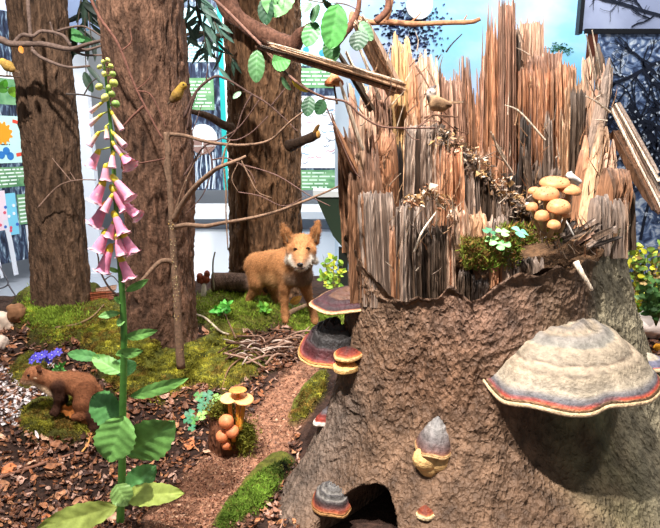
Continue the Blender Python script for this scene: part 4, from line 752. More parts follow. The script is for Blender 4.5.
def spray(label, x0, y0, dirs, Y, col, n, ln, seed, wpx=5):
    r = thing('hanging_spray', label, 'leafy branch', P(x0, y0, Y)); rg = random.Random(seed); mbs = MB(); 
    for (dx, dy) in dirs:
        pts = [(x0, y0, Y), (x0 + dx * .5, y0 + dy * .4, Y - .03), (x0 + dx, y0 + dy, Y - .05)]; px_tube(mbs, pts, [1.8, 1.5, .8], c(84, 72, 60), n=5)
        for k in range(n):
            t = rg.uniform(.15, 1); x, y = x0 + dx * t, y0 + dy * t * .9; a = rg.uniform(-1.2, 1.2) + math.pi / 2; l = ln * rg.uniform(.7, 1.2)
            mb = MB(); px_leaf(mb, (x, y, Y - .03), (x + math.cos(a) * l, y + math.sin(a) * l, Y - .03 + rg.uniform(-.05, .05)), wpx, col * rg.uniform(.6, 1.5), roll=rg.uniform(-.9, .9), nt=9, ns=4, shape=(.8, 1.0), seed=k); mb.build('leaf', M_LEAF, r)
    mbs.build('stem', M_TWIG, r); return r
leaf_twig('small orange dry leaf caught on the bare branch over the leftmost trunk', [(20, 45, YL - .33), (21, 47, YL - .335)], [(20, 46, 22, 53, 5, c(206, 128, 40), .3, YL - .34)], w=1)
spray('drooping spray of narrow grey-green leaves right of the middle trunk top', 192, -20, [(-8, 70), (14, 68), (30, 60), (8, 50)], 2.9, c(74, 104, 92), 9, 26, 3)
spray('dark drooping spray of narrow leaves between the left and middle trunks', 84, -16, [(-8, 56), (2, 90), (8, 60)], 3.2, c(38, 56, 44), 7, 30, 4, 6)
spray('narrow grey-green leaf spray beside the fox trunk', 208, 34, [(10, 36), (26, 28), (-12, 26)], 3.0, c(80, 112, 96), 5, 24, 8, 4)

# ------------------------------------------------------------------ animals: one smooth skin each, grown around a skeleton
def sdf_body(segs, vox, k, colk, pad=.03, noise=.0, nf=80):
    """segs: (p0, r0, p1, r1, colour); smooth union of tapered capsules, surface nets"""
    pts = np.array([q for s in segs for q in (s[0], s[2])]); rmax = max(max(s[1], s[3]) for s in segs)
    lo = pts.min(0) - rmax - pad; n = np.ceil((pts.max(0) + rmax + pad - lo) / vox).astype(int) + 1
    ax = [lo[i] + np.arange(n[i]) * vox for i in range(3)]; Q = np.stack(np.meshgrid(*ax, indexing='ij'), -1)
    def dist(Qp, s):
        a, r0, b_, r1 = np.array(s[0]), s[1], np.array(s[2]), s[3]; ab = b_ - a; t = np.clip(((Qp - a) @ ab) / max(ab @ ab, 1e-9), 0, 1)
        return np.linalg.norm(Qp - a - t[..., None] * ab, axis=-1) - (r0 + t * (r1 - r0))
    acc = np.zeros(Q.shape[:3])
    for s in segs:
        e = max(s[1], s[3]) + max(12 * k, .03); l0 = np.maximum(((np.minimum(s[0], s[2]) - e - lo) / vox).astype(int), 0); h0 = ((np.maximum(s[0], s[2]) + e - lo) / vox).astype(int) + 2; w = tuple(slice(a, b_) for a, b_ in zip(l0, h0))
        acc[w] += np.exp(np.clip(-dist(Q[w], s) / k, -60, 60))
    D = -k * np.log(acc + 1e-30)
    if noise: D = D + noise * fbm(Q * nf, 2, 3)
    inside = D < 0; nx, ny, nz = D.shape
    cnt = np.zeros((nx - 1, ny - 1, nz - 1)); acc = np.zeros((nx - 1, ny - 1, nz - 1, 3))
    corners = [(a, b_, d) for a in (0, 1) for b_ in (0, 1) for d in (0, 1)]
    sl_ = lambda o: tuple(slice(o[i], D.shape[i] - 1 + o[i]) for i in range(3))
    for c0 in corners:
        for i in range(3):
            if c0[i] == 0:
                c1 = list(c0); c1[i] = 1; d0, d1 = D[sl_(c0)], D[sl_(c1)]; cr = (d0 < 0) != (d1 < 0); t = np.where(cr, d0 / np.where(cr, d0 - d1, 1), 0)
                off = np.zeros(d0.shape + (3,)); off[...] = c0; off[..., i] += t; acc += off * cr[..., None]; cnt += cr
    act = cnt > 0; idx = -np.ones(cnt.shape, int); idx[act] = np.arange(act.sum()); ijk = np.argwhere(act)
    V = lo + (ijk + acc[act] / cnt[act][:, None]) * vox; Fc = []
    for i in range(3):
        j, l = (i + 1) % 3, (i + 2) % 3; s0 = [slice(None)] * 3; s1 = [slice(None)] * 3; s0[i] = slice(0, -1); s1[i] = slice(1, None)
        a, b_ = inside[tuple(s0)], inside[tuple(s1)]; e = np.argwhere(a != b_); e = e[(e[:, j] > 0) & (e[:, l] > 0) & (e[:, j] < D.shape[j] - 1) & (e[:, l] < D.shape[l] - 1)]
        f = []
        for (dj, dl) in ((-1, -1), (0, -1), (0, 0), (-1, 0)): q = e.copy(); q[:, j] += dj; q[:, l] += dl; f.append(idx[q[:, 0], q[:, 1], q[:, 2]])
        f = np.stack(f, 1); fl = ~a[e[:, 0], e[:, 1], e[:, 2]]; f[fl] = f[fl][:, ::-1]; Fc.append(f)
    Fc = np.vstack(Fc); W = 0; C = 0
    for s in segs: w = np.exp(np.clip(-dist(V, s) / colk, -60, 60))[:, None]; W = W + w; C = C + w * np.asarray(s[4])
    for _ in range(2):                                   # relax
        A = np.zeros_like(V); N_ = np.zeros(len(V))
        for a in range(4):
            for b_ in (1, 3): np.add.at(A, Fc[:, a], V[Fc[:, (a + b_) % 4]]); np.add.at(N_, Fc[:, a], 1)
        V = V * .5 + .5 * A / N_[:, None]
    Nn = np.zeros_like(V); fn = np.cross(V[Fc[:, 2]] - V[Fc[:, 0]], V[Fc[:, 3]] - V[Fc[:, 1]])
    for a in range(4): np.add.at(Nn, Fc[:, a], fn)
    Nn /= np.linalg.norm(Nn, axis=1, keepdims=True) + 1e-12
    return V, Fc, C / W, Nn
def fur(V, Fc, C, N, count, ln, wd, lay, seed=0, skip=None):
    """short strands lying along 'lay' (a direction per vertex)"""
    rg = np.random.default_rng(seed); a = np.linalg.norm(np.cross(V[Fc[:, 2]] - V[Fc[:, 0]], V[Fc[:, 3]] - V[Fc[:, 1]]), axis=1); f = Fc[rg.choice(len(Fc), count, p=a / a.sum())]
    u = rg.dirichlet((1, 1, 1, 1), count)[..., None]; p = (V[f] * u).sum(1); n = (N[f] * u).sum(1); cc = (C[f] * u).sum(1)
    d = lay(p); d = d - n * (d * n).sum(1, keepdims=True); d /= np.linalg.norm(d, axis=1, keepdims=True) + 1e-9; d = d + n * .35 + rg.normal(0, .22, d.shape); d /= np.linalg.norm(d, axis=1, keepdims=True)
    s = np.cross(d, n); s /= np.linalg.norm(s, axis=1, keepdims=True) + 1e-9; l = ln * rg.uniform(.6, 1.3, (count, 1)); keep = np.ones(count, bool) if skip is None else ~skip(p)
    q = np.stack([p - s * wd, p + s * wd, p + d * l - n * 0], 1)[keep]; cc = (cc * rg.uniform(.72, 1.3, (count, 1)))[keep]
    mb = MB(); mb.add(q.reshape(-1, 3), np.arange(len(q) * 3).reshape(-1, 3), np.repeat(cc, 3, 0)); return mb
def chain(nodes, col):
    o = []
    for a, b_ in zip(nodes[:-1], nodes[1:]): o.append((P(*a[:3]), a[3], P(*b_[:3]), b_[3], col if len(a) < 5 else a[4]))
    return o
# fox
FO, FW, FG, FB, FD = c(188, 130, 82), c(224, 212, 196), c(128, 106, 90), c(176, 130, 86), c(70, 50, 38)
def make_fox():
    ft = gh(285, 321); yf = ft[1]; dY = yf - 2.95
    k = .76
    def N(px, py, Y, r, *cc): return (px, py, Y + dY, r * k, *cc)
    segs = chain([N(257, 265, 3.2, .088), N(272, 264, 3.12, .092), N(288, 263, 3.0, .100), N(299, 263, 2.92, .088)], FO)
    segs += chain([N(262, 274, 3.18, .07, FB), N(280, 276, 3.06, .082, FB), N(296, 274, 2.93, .075, FG), N(305, 276, 2.93, .055, FG)], FB)
    segs += chain([N(297, 276, 2.9, .06, FG), N(303, 262, 2.86, .06, FW)], FG)
    segs += chain([N(296, 264, 2.9, .075), N(301, 250.5, 2.84, .082), N(301.5, 244, 2.84, .066)], FO)
    segs += chain([N(292, 257, 2.81, .028, FW), N(287, 261, 2.83, .018, FW)], FW) + chain([N(310, 258, 2.81, .028, FW), N(316, 262, 2.83, .018, FW)], FW)
    segs += chain([N(301, 248, 2.785, .05), N(300.5, 256, 2.73, .038), N(300, 262, 2.67, .024)], FO) + chain([N(300.5, 262, 2.76, .03, FW), N(300, 267, 2.67, .017, FW)], FW)
    segs += chain([N(292.5, 260, 2.76, .026, FW), N(299, 266, 2.69, .022, FW)], FW) + chain([N(308.5, 260, 2.76, .026, FW), N(302, 266, 2.69, .022, FW)], FW)
    segs += chain([N(292, 250, 2.8, .032), N(297, 247, 2.78, .024)], FO) + chain([N(305, 247, 2.78, .024), N(311, 250, 2.8, .032)], FO)
    for (a0, a1, b0, tip) in ((286, 295, 243, (283, 225)), (308.5, 317.5, 243, (318, 222))):
        for j in range(3):
            x = a0 + (a1 - a0) * j / 2; bulge = .010 * (1 - abs(j - 1))
            mx, my = x * .45 + tip[0] * .55 + (1.6 if tip[0] > 300 else -1.6) * 0, b0 * .45 + tip[1] * .55
            segs += chain([N(x, b0, 2.86 + bulge, .012), N(mx, my, 2.865 + bulge, .011), N(tip[0], tip[1], 2.875, .005)], c(140, 92, 54))
    L1 = [N(287, 272, 2.95, .062), N(285, 288, 2.95, .036), N(284.5, 300, 2.95, .026), N(285, 311, 2.95, .021), N(285.5, 318, 2.94, .022), N(286, 321, 2.91, .019)]
    L2 = [N(303, 278, 2.96, .055), N(307, 292, 2.96, .033), N(311, 304, 2.95, .024), N(314, 315, 2.94, .021), N(315, 321, 2.92, .02), N(316, 323, 2.89, .018)]
    H1 = [N(256, 268, 3.18, .082), N(257, 281, 3.14, .062), N(254, 291, 3.17, .036), N(249.5, 298, 3.2, .024), N(249, 308, 3.19, .02), N(250, 313, 3.16, .02), N(252, 314, 3.13, .017)]
    H2 = [N(268, 272, 3.26, .07), N(273, 287, 3.24, .045), N(276, 297, 3.25, .026), N(277, 307, 3.25, .02), N(278, 312, 3.22, .019)]
    for L_ in (L1, L2, H1, H2):
        L_ = [(q[0], q[1], q[2], q[3] * (.84 if i_ else 1)) for i_, q in enumerate(L_)]; segs += chain(L_, c(164, 112, 70))
    segs += chain([N(254, 262, 3.26, .03), N(256, 276, 3.36, .05), N(260, 292, 3.42, .055), N(263, 302, 3.42, .03)], FO)
    V, Fc, C, Nn = sdf_body(segs, .0068, .0085, .007)
    px, py = proj(V[:, 0], V[:, 1], V[:, 2]); nz = fbm(V * 26, 3, 5)
    C = C * (1 + .22 * nz)[:, None]
    nq = P(300, 264.5, 2.645 + dY); d = np.linalg.norm(V - nq, axis=1)
    r = thing('fox', 'red fox standing on the moss in front of the rough dark trunk, facing the viewer', 'fox', (ft[0], ft[1] + .1, ft[2] - .01))
    mb = MB(); mb.add(V, Fc, C); body = mb.build('body', M_FUR, r)
    hd = P(301, 250, 2.84 + dY); tail = P(256, 266, 3.3 + dY)
    def lay(p):
        v = (tail - p); v[:, 2] -= .25; h = np.linalg.norm(p - hd, axis=1) < .12; u = p - P(300, 262, 2.66 + dY); return np.where(h[:, None], u, v)
    fm = fur(V, Fc, C, Nn, 26000, .016, .0011, lay, 4, lambda p: np.linalg.norm(p - nq, axis=1) < .022); fm.build('fur', M_FUR, r, smooth=False)
    # face
    e = []
    for (x, y) in ((295.3, 249.8), (307.2, 249.2)):
        q = P(x, y, 2.84 + dY); dd = nrm(np.array([0, 0, CAMZ]) - q); tt = 0
        hit = V[np.argmin(np.linalg.norm(np.cross(V - np.array([0, 0, CAMZ]), -dd), axis=1) + 10 * (np.linalg.norm(V, axis=1) > np.linalg.norm(hd) + .0))]
        mb = MB(); ball(mb, hit + dd * .001, .0105, c(60, 32, 12), 14, (1.1, .8, .8)); ey = mb.build('eye', M_EYE, r)
        mb = MB(); ball(mb, hit + dd * .006, .006, c(8, 6, 5), 10, (.9, .6, 1.1)); mb.build('pupil', M_EYE, ey)
        sx = 1 if x > 300 else -1
        mb = MB(); tube(mb, [hit + dd * .006 + np.array([-.013 * sx, 0, -.004]), hit + dd * .008 + np.array([0, 0, .008]), hit + dd * .003 + np.array([.013 * sx, 0, .004])], [.0014, .0034, .0014], c(58, 34, 22), n=6); mb.build('eyelid', M_FUR, r)
    mb = MB(); ball(mb, nq + np.array([0, -.004, 0]), .0135, c(24, 20, 20), 14, (1.1, .9, .8)); mb.build('nose', M_EYE, r)
    mb = MB(); px_tube(mb, [(295, 267.5, 2.665 + dY), (300, 269, 2.64 + dY), (305, 267.5, 2.665 + dY)], [1.0, 1.2, 1.0], c(60, 40, 34), n=6); mb.build('mouth', M_FUR, r)
    for (a0, a1, tip) in ((286.5, 294.5, (284, 228.5)), (309.5, 317, (317.3, 226))):
        mb = MB(); Yq = 2.836 + dY; n_ = 7
        top = P(*tip, Yq + .016); row = [P(a0 + (a1 - a0) * j / 6, 242, Yq + .012 * (1 - abs(j - 3) / 3)) for j in range(n_)]; mid = [q * .5 + top * .5 + np.array([0, .004 * (1 - abs(j - 3) / 3) - .001, 0]) for j, q in enumerate(row)]
        mb.add(row + mid + [top], [(j, j + 1, n_ + j + 1, n_ + j) for j in range(6)] + [(n_ + j, n_ + j + 1, 2 * n_) for j in range(6)], np.array([c(64, 46, 34)] * n_ + [c(150, 116, 80)] * n_ + [c(96, 66, 44)])); mb.build('inner_ear', M_FUR, r)
make_fox()
# stoat-like marten on the mossy mound
def make_marten():
    ft = gh(57, 412); yb = ft[1]; s0 = 1.0
    BRN, BR2, CR, DB = c(164, 106, 72), c(128, 78, 50), c(226, 196, 160), c(70, 42, 30)
    def N(px, py, dy, rpx, *cc): return (px, py, yb + dy, rpx * S(px, py, yb), *cc)
    segs = chain([N(32, 373, 0, 6.6), N(42, 376, 0, 6.2), N(56, 381, .01, 8.5), N(70, 382, .03, 10.5), N(82, 386, .04, 12.5), N(90, 393, .04, 12)], BRN)
    segs += chain([N(27, 378, -.01, 4.2), N(22, 381, -.015, 2.0)], BRN) + chain([N(27, 381, -.01, 3.5, CR), N(36, 381, 0, 3.6, CR), N(48, 388, -.0, 4.6, CR), N(53, 393, -.01, 4, CR)], CR)
    for sx in (-1, 1): segs += chain([N(38, 367.5, .018 * sx, 2.2), N(38.5, 366, .02 * sx, 1.5)], BR2)
    segs += chain([N(58, 386, -.015, 6.5), N(59, 397, -.02, 4.0), N(57, 407, -.02, 3.0), N(55, 412, -.03, 3), N(52, 413, -.04, 2.4)], DB) + chain([N(60, 388, .05, 6), N(64, 399, .06, 3.6), N(62, 408, .06, 3), N(60, 412, .05, 2.6)], DB)
    segs += chain([N(85, 393, -.0, 11), N(82, 404, -.035, 8), N(86, 412, -.03, 5), N(80, 416, -.06, 4), N(74, 417, -.07, 3)], BR2) + chain([N(88, 396, .09, 10), N(86, 408, .1, 6), N(82, 414, .09, 4)], BR2)
    segs += chain([N(91, 404, -.02, 8), N(92, 416, -.05, 5), N(94, 428, -.06, 4.2), N(97, 440, -.07, 2)], DB)
    V, Fc, C, Nn = sdf_body(segs, .0038, .0052, .004); C = C * (1 + .25 * fbm(V * 40, 3, 5))[:, None]
    r = thing('marten', 'brown marten with cream throat crouching on the moss beside the foxglove', 'marten', ft)
    mb = MB(); mb.add(V, Fc, C); mb.build('body', M_FUR, r); hd = P(26, 376, yb)
    fur(V, Fc, C, Nn, 17000, .011, .0007, lambda p: (p - hd) + np.array([.0, 0, -.06]), 6).build('fur', M_FUR, r, smooth=False)
    mb = MB(); ball(mb, P(28.5, 375.5, yb - 6.6 * S(28, 375, yb)), 1.5 * S(28, 375, yb), c(14, 10, 8), 10); mb.build('eye', M_EYE, r)
    mb = MB(); ball(mb, P(21.2, 380.5, yb - .015), 1.6 * S(21, 380, yb), c(30, 20, 18), 10); mb.build('nose', M_EYE, r)
    mb = MB(); ball(mb, P(39.5, 370.5, yb - 6.2 * S(40, 370, yb)), 2.6 * S(40, 370, yb), c(92, 56, 40), 10, (1, .5, 1)); ball(mb, P(36.5, 378, yb - 6.3 * S(40, 370, yb)), 2.2 * S(40, 370, yb), CR, 10, (1.5, .4, .7)); mb.build('ear', M_FUR, r)
    twig('thin pale twig on the litter pointing at the marten\'s muzzle', [([(-12, 390, yb), (4, 387, yb), (22, 382, yb - .02)], 1.8, 1)], col=c(170, 140, 126))
make_marten()
# small birds
def bird(label, Y, nodes, head, beak, eye, tail, legs, cols, name='bird', cap=None, extra=None, facing=-1):
    r = thing(name, label, 'bird', P(*legs[0][-1], Y)); s = S(nodes[0][0], nodes[0][1], Y)
    segs = chain([(x, y, Y, w * s, cc) for (x, y, w, cc) in nodes], cols[0]) + chain([(*head[:2], Y, head[2] * s, cols[1]), (head[0] + facing, head[1] + .3, Y, head[2] * .9 * s, cols[1])], cols[1])
    if extra: segs += [(P(a[0], a[1], Y + a[3]), a[2] * s, P(b[0], b[1], Y + b[3]), b[2] * s, cc) for (a, b, cc) in extra]
    V, Fc, C, Nn = sdf_body(segs, .0016, .0012, .0014, pad=.012); mb = MB(); mb.add(V, Fc, C * (1 + .3 * fbm(V * 160, 2, 5))[:, None]); mb.build('body', M_FUR, r)
    mb = MB(); splinter(mb, P(*tail[0], Y), P(*tail[1], Y), tail[2] * s, 1.2 * s, cols[2], 3, .04, .2, (0, .6, 1), colw=.002); mb.build('tail', M_FUR, r)
    mb = MB(); px_tube(mb, [(*beak[0], Y), (*beak[1], Y)], [1.7, .3], c(40, 36, 34), n=6); mb.build('beak', M_EYE, r)
    mb = MB(); ball(mb, P(eye[0], eye[1], Y - head[2] * .9 * s), .75 * s, c(10, 8, 8), 8); mb.build('eye', M_EYE, r)
    mb = MB()
    for dy, l in zip((-.006, .006), legs): px_tube(mb, [(*q, Y + dy) for q in l], [1.0] * len(l), c(120, 84, 66), n=5); q = l[-1]; px_tube(mb, [(q[0] - 3, q[1] + .6, Y + dy - .004), (*q, Y + dy), (q[0] + 2, q[1] + .4, Y + dy + .004)], [.6, .9, .6], c(120, 84, 66), n=5)
    mb.build('legs', M_TWIG, r); return r
Yb = 1.735; BT = c(142, 108, 78)
bird('small crested brown bird with white cheeks perched on top of the grey central slab', Yb, [(432, 98, 4.8, c(160, 130, 98)), (435.5, 103, 7, BT), (442, 105.2, 6.4, BT), (449, 104.5, 3.4, c(110, 84, 62))], (431.5, 93, 4.9), ((427, 93.5), (424, 94.5)), (430, 91.5), ((450, 103), (464, 102), 2.6), [[(436, 109), (432, 113), (431, 117)], [(442, 110), (446, 114), (447, 117)]], [BT, c(172, 158, 146), c(104, 80, 60)],
     extra=[((431, 89, 2.6, 0), (436, 86, 1.0, 0), c(84, 72, 68)), ((428.5, 97, 2.2, -.006), (429.5, 101, 1.8, -.006), c(36, 30, 30)), ((436, 101.5, 3.6, -.012), (451, 105, 1.5, -.012), c(94, 70, 52)), ((434, 107, 4, 0), (442, 108, 3.4, 0), c(196, 160, 116))])
twig('forked dead twig under the crested bird on the stump', [([(424, 118, 1.72), (434, 115, 1.72), (446, 116, 1.72), (458, 117, 1.72)], 2.4, 1.4), ([(438, 115, 1.72), (446, 122, 1.72), (456, 130, 1.72), (468, 134, 1.74)], 2, 1), ([(432, 115, 1.72), (424, 122, 1.7), (418, 126, 1.68)], 2, 1.2), ([(416, 66, 1.8), (424, 78, 1.76), (430, 90, 1.745)], 2.2, 1.2)], col=c(92, 64, 48))
Yb = YM - .42
bird('streaky yellow-breasted bird clinging to a twig on the middle trunk', Yb, [(181, 88, 3.8, c(170, 134, 56)), (177, 95, 5.4, c(124, 94, 58)), (173, 99.5, 3.8, c(106, 78, 52))], (183, 85.5, 3.6), ((186, 85), (189, 83.5)), (183.5, 84.5), ((172, 99), (167.5, 104), 3), [[(176, 99), (174, 104), (173, 108)], [(179, 98), (176, 104), (175, 107)]], [c(120, 92, 58), c(170, 136, 56), c(78, 60, 44)], facing=1)
Yb = YL - .3
twig('short dark perch twig at the left edge under the yellowish bird', [([(-14, 74, Yb), (4, 76, Yb), (20, 77, Yb)], 2.2, 1.2)], col=c(84, 66, 56))
bird('yellowish small bird on the perch twig at the left edge', Yb, [(4, 63, 4, c(190, 152, 76)), (8, 66, 5.4, c(160, 124, 66)), (12, 69, 3.4, c(112, 84, 54))], (2.5, 61.5, 3.3), ((0, 62), (-3, 63)), (1.5, 61), ((12, 69), (20, 73), 3), [[(7, 70), (7, 73), (7, 75.5)], [(10, 70), (10, 73), (10, 75.5)]], [c(208, 168, 84), c(220, 180, 80), c(96, 72, 50)])
# ------------------------------------------------------------------ foxglove
def foxglove():
    Y = 1.45; b = gh(120, 524); dz = 0; Y = float(b[1])
    r = thing('foxglove', 'tall pink foxglove with drooping bells growing before the middle trunk', 'foxglove', b)
    ST = [(120, 526, Y), (122, 470, Y), (123, 400, Y), (124, 340, Y), (122, 290, Y), (118, 240, Y), (115, 190, Y), (112, 140, Y), (108, 100, Y), (104, 62, Y)]
    mb = MB(); px_tube(mb, ST, [8, 7.5, 7, 6.5, 6, 5, 4.4, 4, 3, 1.6], c(84, 134, 56), n=12, seg=70, wob=.08); mb.build('stem', M_LEAF, r)
    LG, LY, LD = c(120, 172, 86), c(166, 180, 88), c(90, 146, 80)
    for k, (b0, t0, w, col, roll, bend, dy0, dy1) in enumerate((((124, 416), (107, 463), 40, LG, .15, .15, -.06, -.1), ((127, 455), (172, 424), 42, LG, .3, .12, -.02, -.06), ((121, 420), (90, 396), 34, LD, -.4, .2, .03, .06), ((130, 397), (186, 380), 13, LG, .2, .1, -.01, -.05), ((121, 373), (92, 356), 18, LG, .3, .05, 0, .02), ((100, 358), (66, 353), 12, LD, .2, .1, .02, .04),
                   ((116, 354), (141, 352), 11, LG, .4, .15, 0, -.03), ((126, 377), (122, 358), 24, LD, .1, .1, .02, .05), ((122, 497), (180, 492), 22, LY, -.2, .14, -.01, -.08), ((124, 492), (156, 466), 26, LD, .1, .1, .04, .08), ((118, 506), (36, 530), 26, LY, -.2, .12, -.02, -.12), ((116, 484), (128, 506), 22, c(140, 176, 96), .1, .1, -.02, -.04), ((126, 291), (147, 281), 8, LG, .3, .15, 0, -.03), ((120, 313), (98, 316), 8, LG, .4, .15, 0, -.02), ((124, 338), (156, 331), 10, LG, .2, .12, 0, -.03), ((122, 302), (114, 298), 7, LG, .4, .1, 0, -.02), ((119, 272), (107, 268), 5, LG, .4, .1, 0, -.02), ((123, 318), (118, 326), 8, LG, .4, .1, 0, -.02))):
        mb = MB(); px_leaf(mb, (*b0, Y + dy0), (*t0, Y + dy1), w, col, roll=roll, bend=bend, fold=.18, wave=.05, nt=30, ns=16, shape=(.7, .75), serr=.05, seed=k); o = mb.build('leaf', M_LEAF, r)
        if col is LY: o['label'] = 'yellowing leaf'
    PK, PL, YG, BU = c(242, 140, 174), c(246, 198, 206), c(222, 196, 50), c(206, 204, 110)
    def sx(y): return np.interp(y, [62, 100, 140, 190, 240, 290], [104, 108, 112, 115, 118, 122])
    bells = [((103, 102), (90, 112), 4, 0), ((102, 114), (89, 125), 4.4, 0), ((99, 132), (89, 146), 5, .1), ((110, 110), (122, 130), 4.4, 0), ((106, 126), (107, 139), 4.2, 0), ((112, 132), (125, 146), 5, .1), ((112, 142), (125, 157), 6.5, .2), ((99, 150), (90, 168), 8, .6), ((122, 154), (131, 166), 10, .8), ((106, 164), (105, 181), 7.5, .5), ((113, 152), (112, 168), 6, .3),
             ((112, 176), (131, 199), 9, .7), ((111, 186), (127, 210), 9.5, .8), ((104, 180), (94, 203), 10, .8), ((121, 202), (139, 217), 8.5, .8), ((107, 202), (94, 226), 10, .8), ((113, 212), (124, 235), 9, .8), ((107, 230), (97, 252), 10, .8), ((122, 232), (134, 254), 9, .8), ((116, 234), (123, 256), 9, .7), ((111, 245), (102, 273), 9.5, .8), ((120, 256), (130, 280), 9, .8), ((115, 220), (108, 238), 7, .6), ((113, 194), (104, 212), 6, .5)]
    for k, (a, m, w, op) in enumerate(bells):
        dy = -.012 - .018 * (k % 3) * .5; A_, M_ = P(*a, Y + dy * .4), P(*m, Y + dy * .9); ax = M_ - A_; L = np.linalg.norm(ax); s = S(*a, Y); rw = w * s * .72
        pk = PL * (1 - min(1, op + .1)) + PK * min(1, op + .1); pk = pk * (1 + .08 * math.sin(k * 2))
        prof = [(0, rw * .2), (L * .08, rw * .36), (L * .3, rw * .55), (L * .6, rw * .72), (L * .82, rw * .86), (L * .95, rw * (.9 + .08 * op)), (L * (1 - .04 * op), rw * (.92 + .42 * op))]
        cols = [YG, YG, YG * .6 + pk * .4 if w < 5.5 else pk, pk * .75 + YG * .25 if w < 5.5 else pk, pk, pk * 1.03, PL]
        mb = MB(); lathe(mb, A_, ax, prof, cols, 20, .12, k, .16 * op); lathe(mb, A_, ax, [(L * .99, rw * (.9 + .36 * op)), (L * .9, rw * .84), (L * .5, rw * .6), (L * .2, rw * .4)], [PL, PL, PL * .95, pk], 20, .07, k); bl = mb.build('flower', M_PETAL, r)
        mb = MB(); lathe(mb, A_ - nrm(ax) * L * .06, ax, [(0, rw * .12), (L * .08, rw * .42), (L * .24, rw * .56), (L * .31, rw * .5)], [c(206, 188, 50)] * 4, 10); px_tube(mb, [(sx(a[1] - 3), a[1] - 3, Y), (*a, Y + dy * .4)], [1.6, 1.6], c(170, 180, 70), n=5); mb.build('calyx', M_LEAF, bl)
    for k, (a, w, L) in enumerate((((108, 60), 2, 6), ((99.5, 67), 2.4, 6), ((111, 66), 2.4, 6), ((113, 74), 3, 7), ((104, 74), 2.6, 6), ((99, 87), 3.6, 8), ((114, 83), 4.2, 9), ((109, 88), 3, 7), ((105, 98), 4, 9), ((116, 104), 4, 9), ((103, 62), 2, 5), ((112, 94), 3.4, 8))):
        col = [c(222, 214, 120), BU, c(196, 200, 96), c(150, 170, 80)][k % 4] if a != (116, 104) else c(130, 160, 80); s = S(*a, Y); q = P(*a, Y - .01)
        mb = MB(); ax = nrm(np.array([(a[0] - sx(a[1])) * .12, -.2, -.5])); lathe(mb, q - ax * L * s * .5, ax, [(0, w * s * .3), (L * s * .2, w * s * .8), (L * s * .55, w * s), (L * s * .85, w * s * .6), (L * s, w * s * .08)], [col] * 5, 10); px_tube(mb, [(sx(a[1] + 2), a[1] + 2, Y), (a[0], a[1], Y - .008)], [1.3, 1.2], c(150, 170, 70), n=5); mb.build('bud', M_LEAF, r)
foxglove()

# ------------------------------------------------------------------ small things on the forest floor
b = gh(228, 452); YS = b[1] + .05
r = thing('mossy_stub', 'small rotten stub with moss and orange mushrooms in the middle of the clearing', 'wood stub', b)
mb = MB(); q = gh(228, 456); s = S(228, 440, YS)
px_tube(mb, [(228, 470, YS), (229, 446, YS), (224, 420, YS), (222, 404, YS)], [46, 42, 34, 16], c(104, 62, 40), n=22, seg=30, wob=.45, seed=9); mb.build('rotten_wood', M_BARK2, r)
def tufts(mb, pts, nrmv, ln, wd, cols, nb, rg, lean=.7):
    n = len(pts) * nb; p = np.repeat(pts, nb, 0); n0 = np.repeat(nrmv, nb, 0); d = n0 + rg.normal(0, lean, (n, 3)); d /= np.linalg.norm(d, axis=1, keepdims=True)
    s = np.cross(d, rg.normal(0, 1, (n, 3))); s /= np.linalg.norm(s, axis=1, keepdims=True) + 1e-9; l = ln * rg.uniform(.5, 1.4, (n, 1)); p = p + rg.normal(0, ln * .3, (n, 3)) * (1 - .5 * np.abs(n0))
    b0 = p - n0 * ln * .2; q = np.stack([b0 - s * wd, b0 + s * wd, b0 + d * l * .6 + s * wd * .8, b0 + d * l + rg.normal(0, ln * .12, (n, 3))], 1)
    cc = np.repeat(cols, nb, 0) * rg.uniform(.7, 1.3, (n, 1))
    mb.add(q.reshape(-1, 3), np.arange(n * 4).reshape(-1, 4), np.repeat(cc, 4, 0)); return mb
rg = np.random.default_rng(12); mb = MB(); pts = []
for _ in range(900):
    if rg.random() < .45: x, y, Yq = rg.normal(221, 7), rg.normal(409, 5), YS - .05 + rg.uniform(-.02, .03)
    else: x, y, Yq = rg.normal(245, 6), rg.normal(436, 9), YS - .075 + rg.uniform(-.02, .03)
    pts.append(P(x, y, Yq))
pts = np.array(pts); tufts(mb, pts, np.tile([0, -.5, .8], (len(pts), 1)), .012, .0012, np.tile(c(120, 118, 44), (len(pts), 1)), 5, rg); tag(mb.build('moss_tuft', M_MOSS, r), kind='stuff')
mb = MB(); ball(mb, P(245, 436, YS - .04), 13 * s, c(84, 84, 32), 14, (.8, .6, 1.1)); ball(mb, P(222, 411, YS - .0), 12 * s, c(84, 84, 32), 14, (1, .8, .7)); mb.build('moss_cushion', M_MOSS, r)
MC, MS = c(236, 138, 90), c(214, 140, 50)
Yq = YS - .1
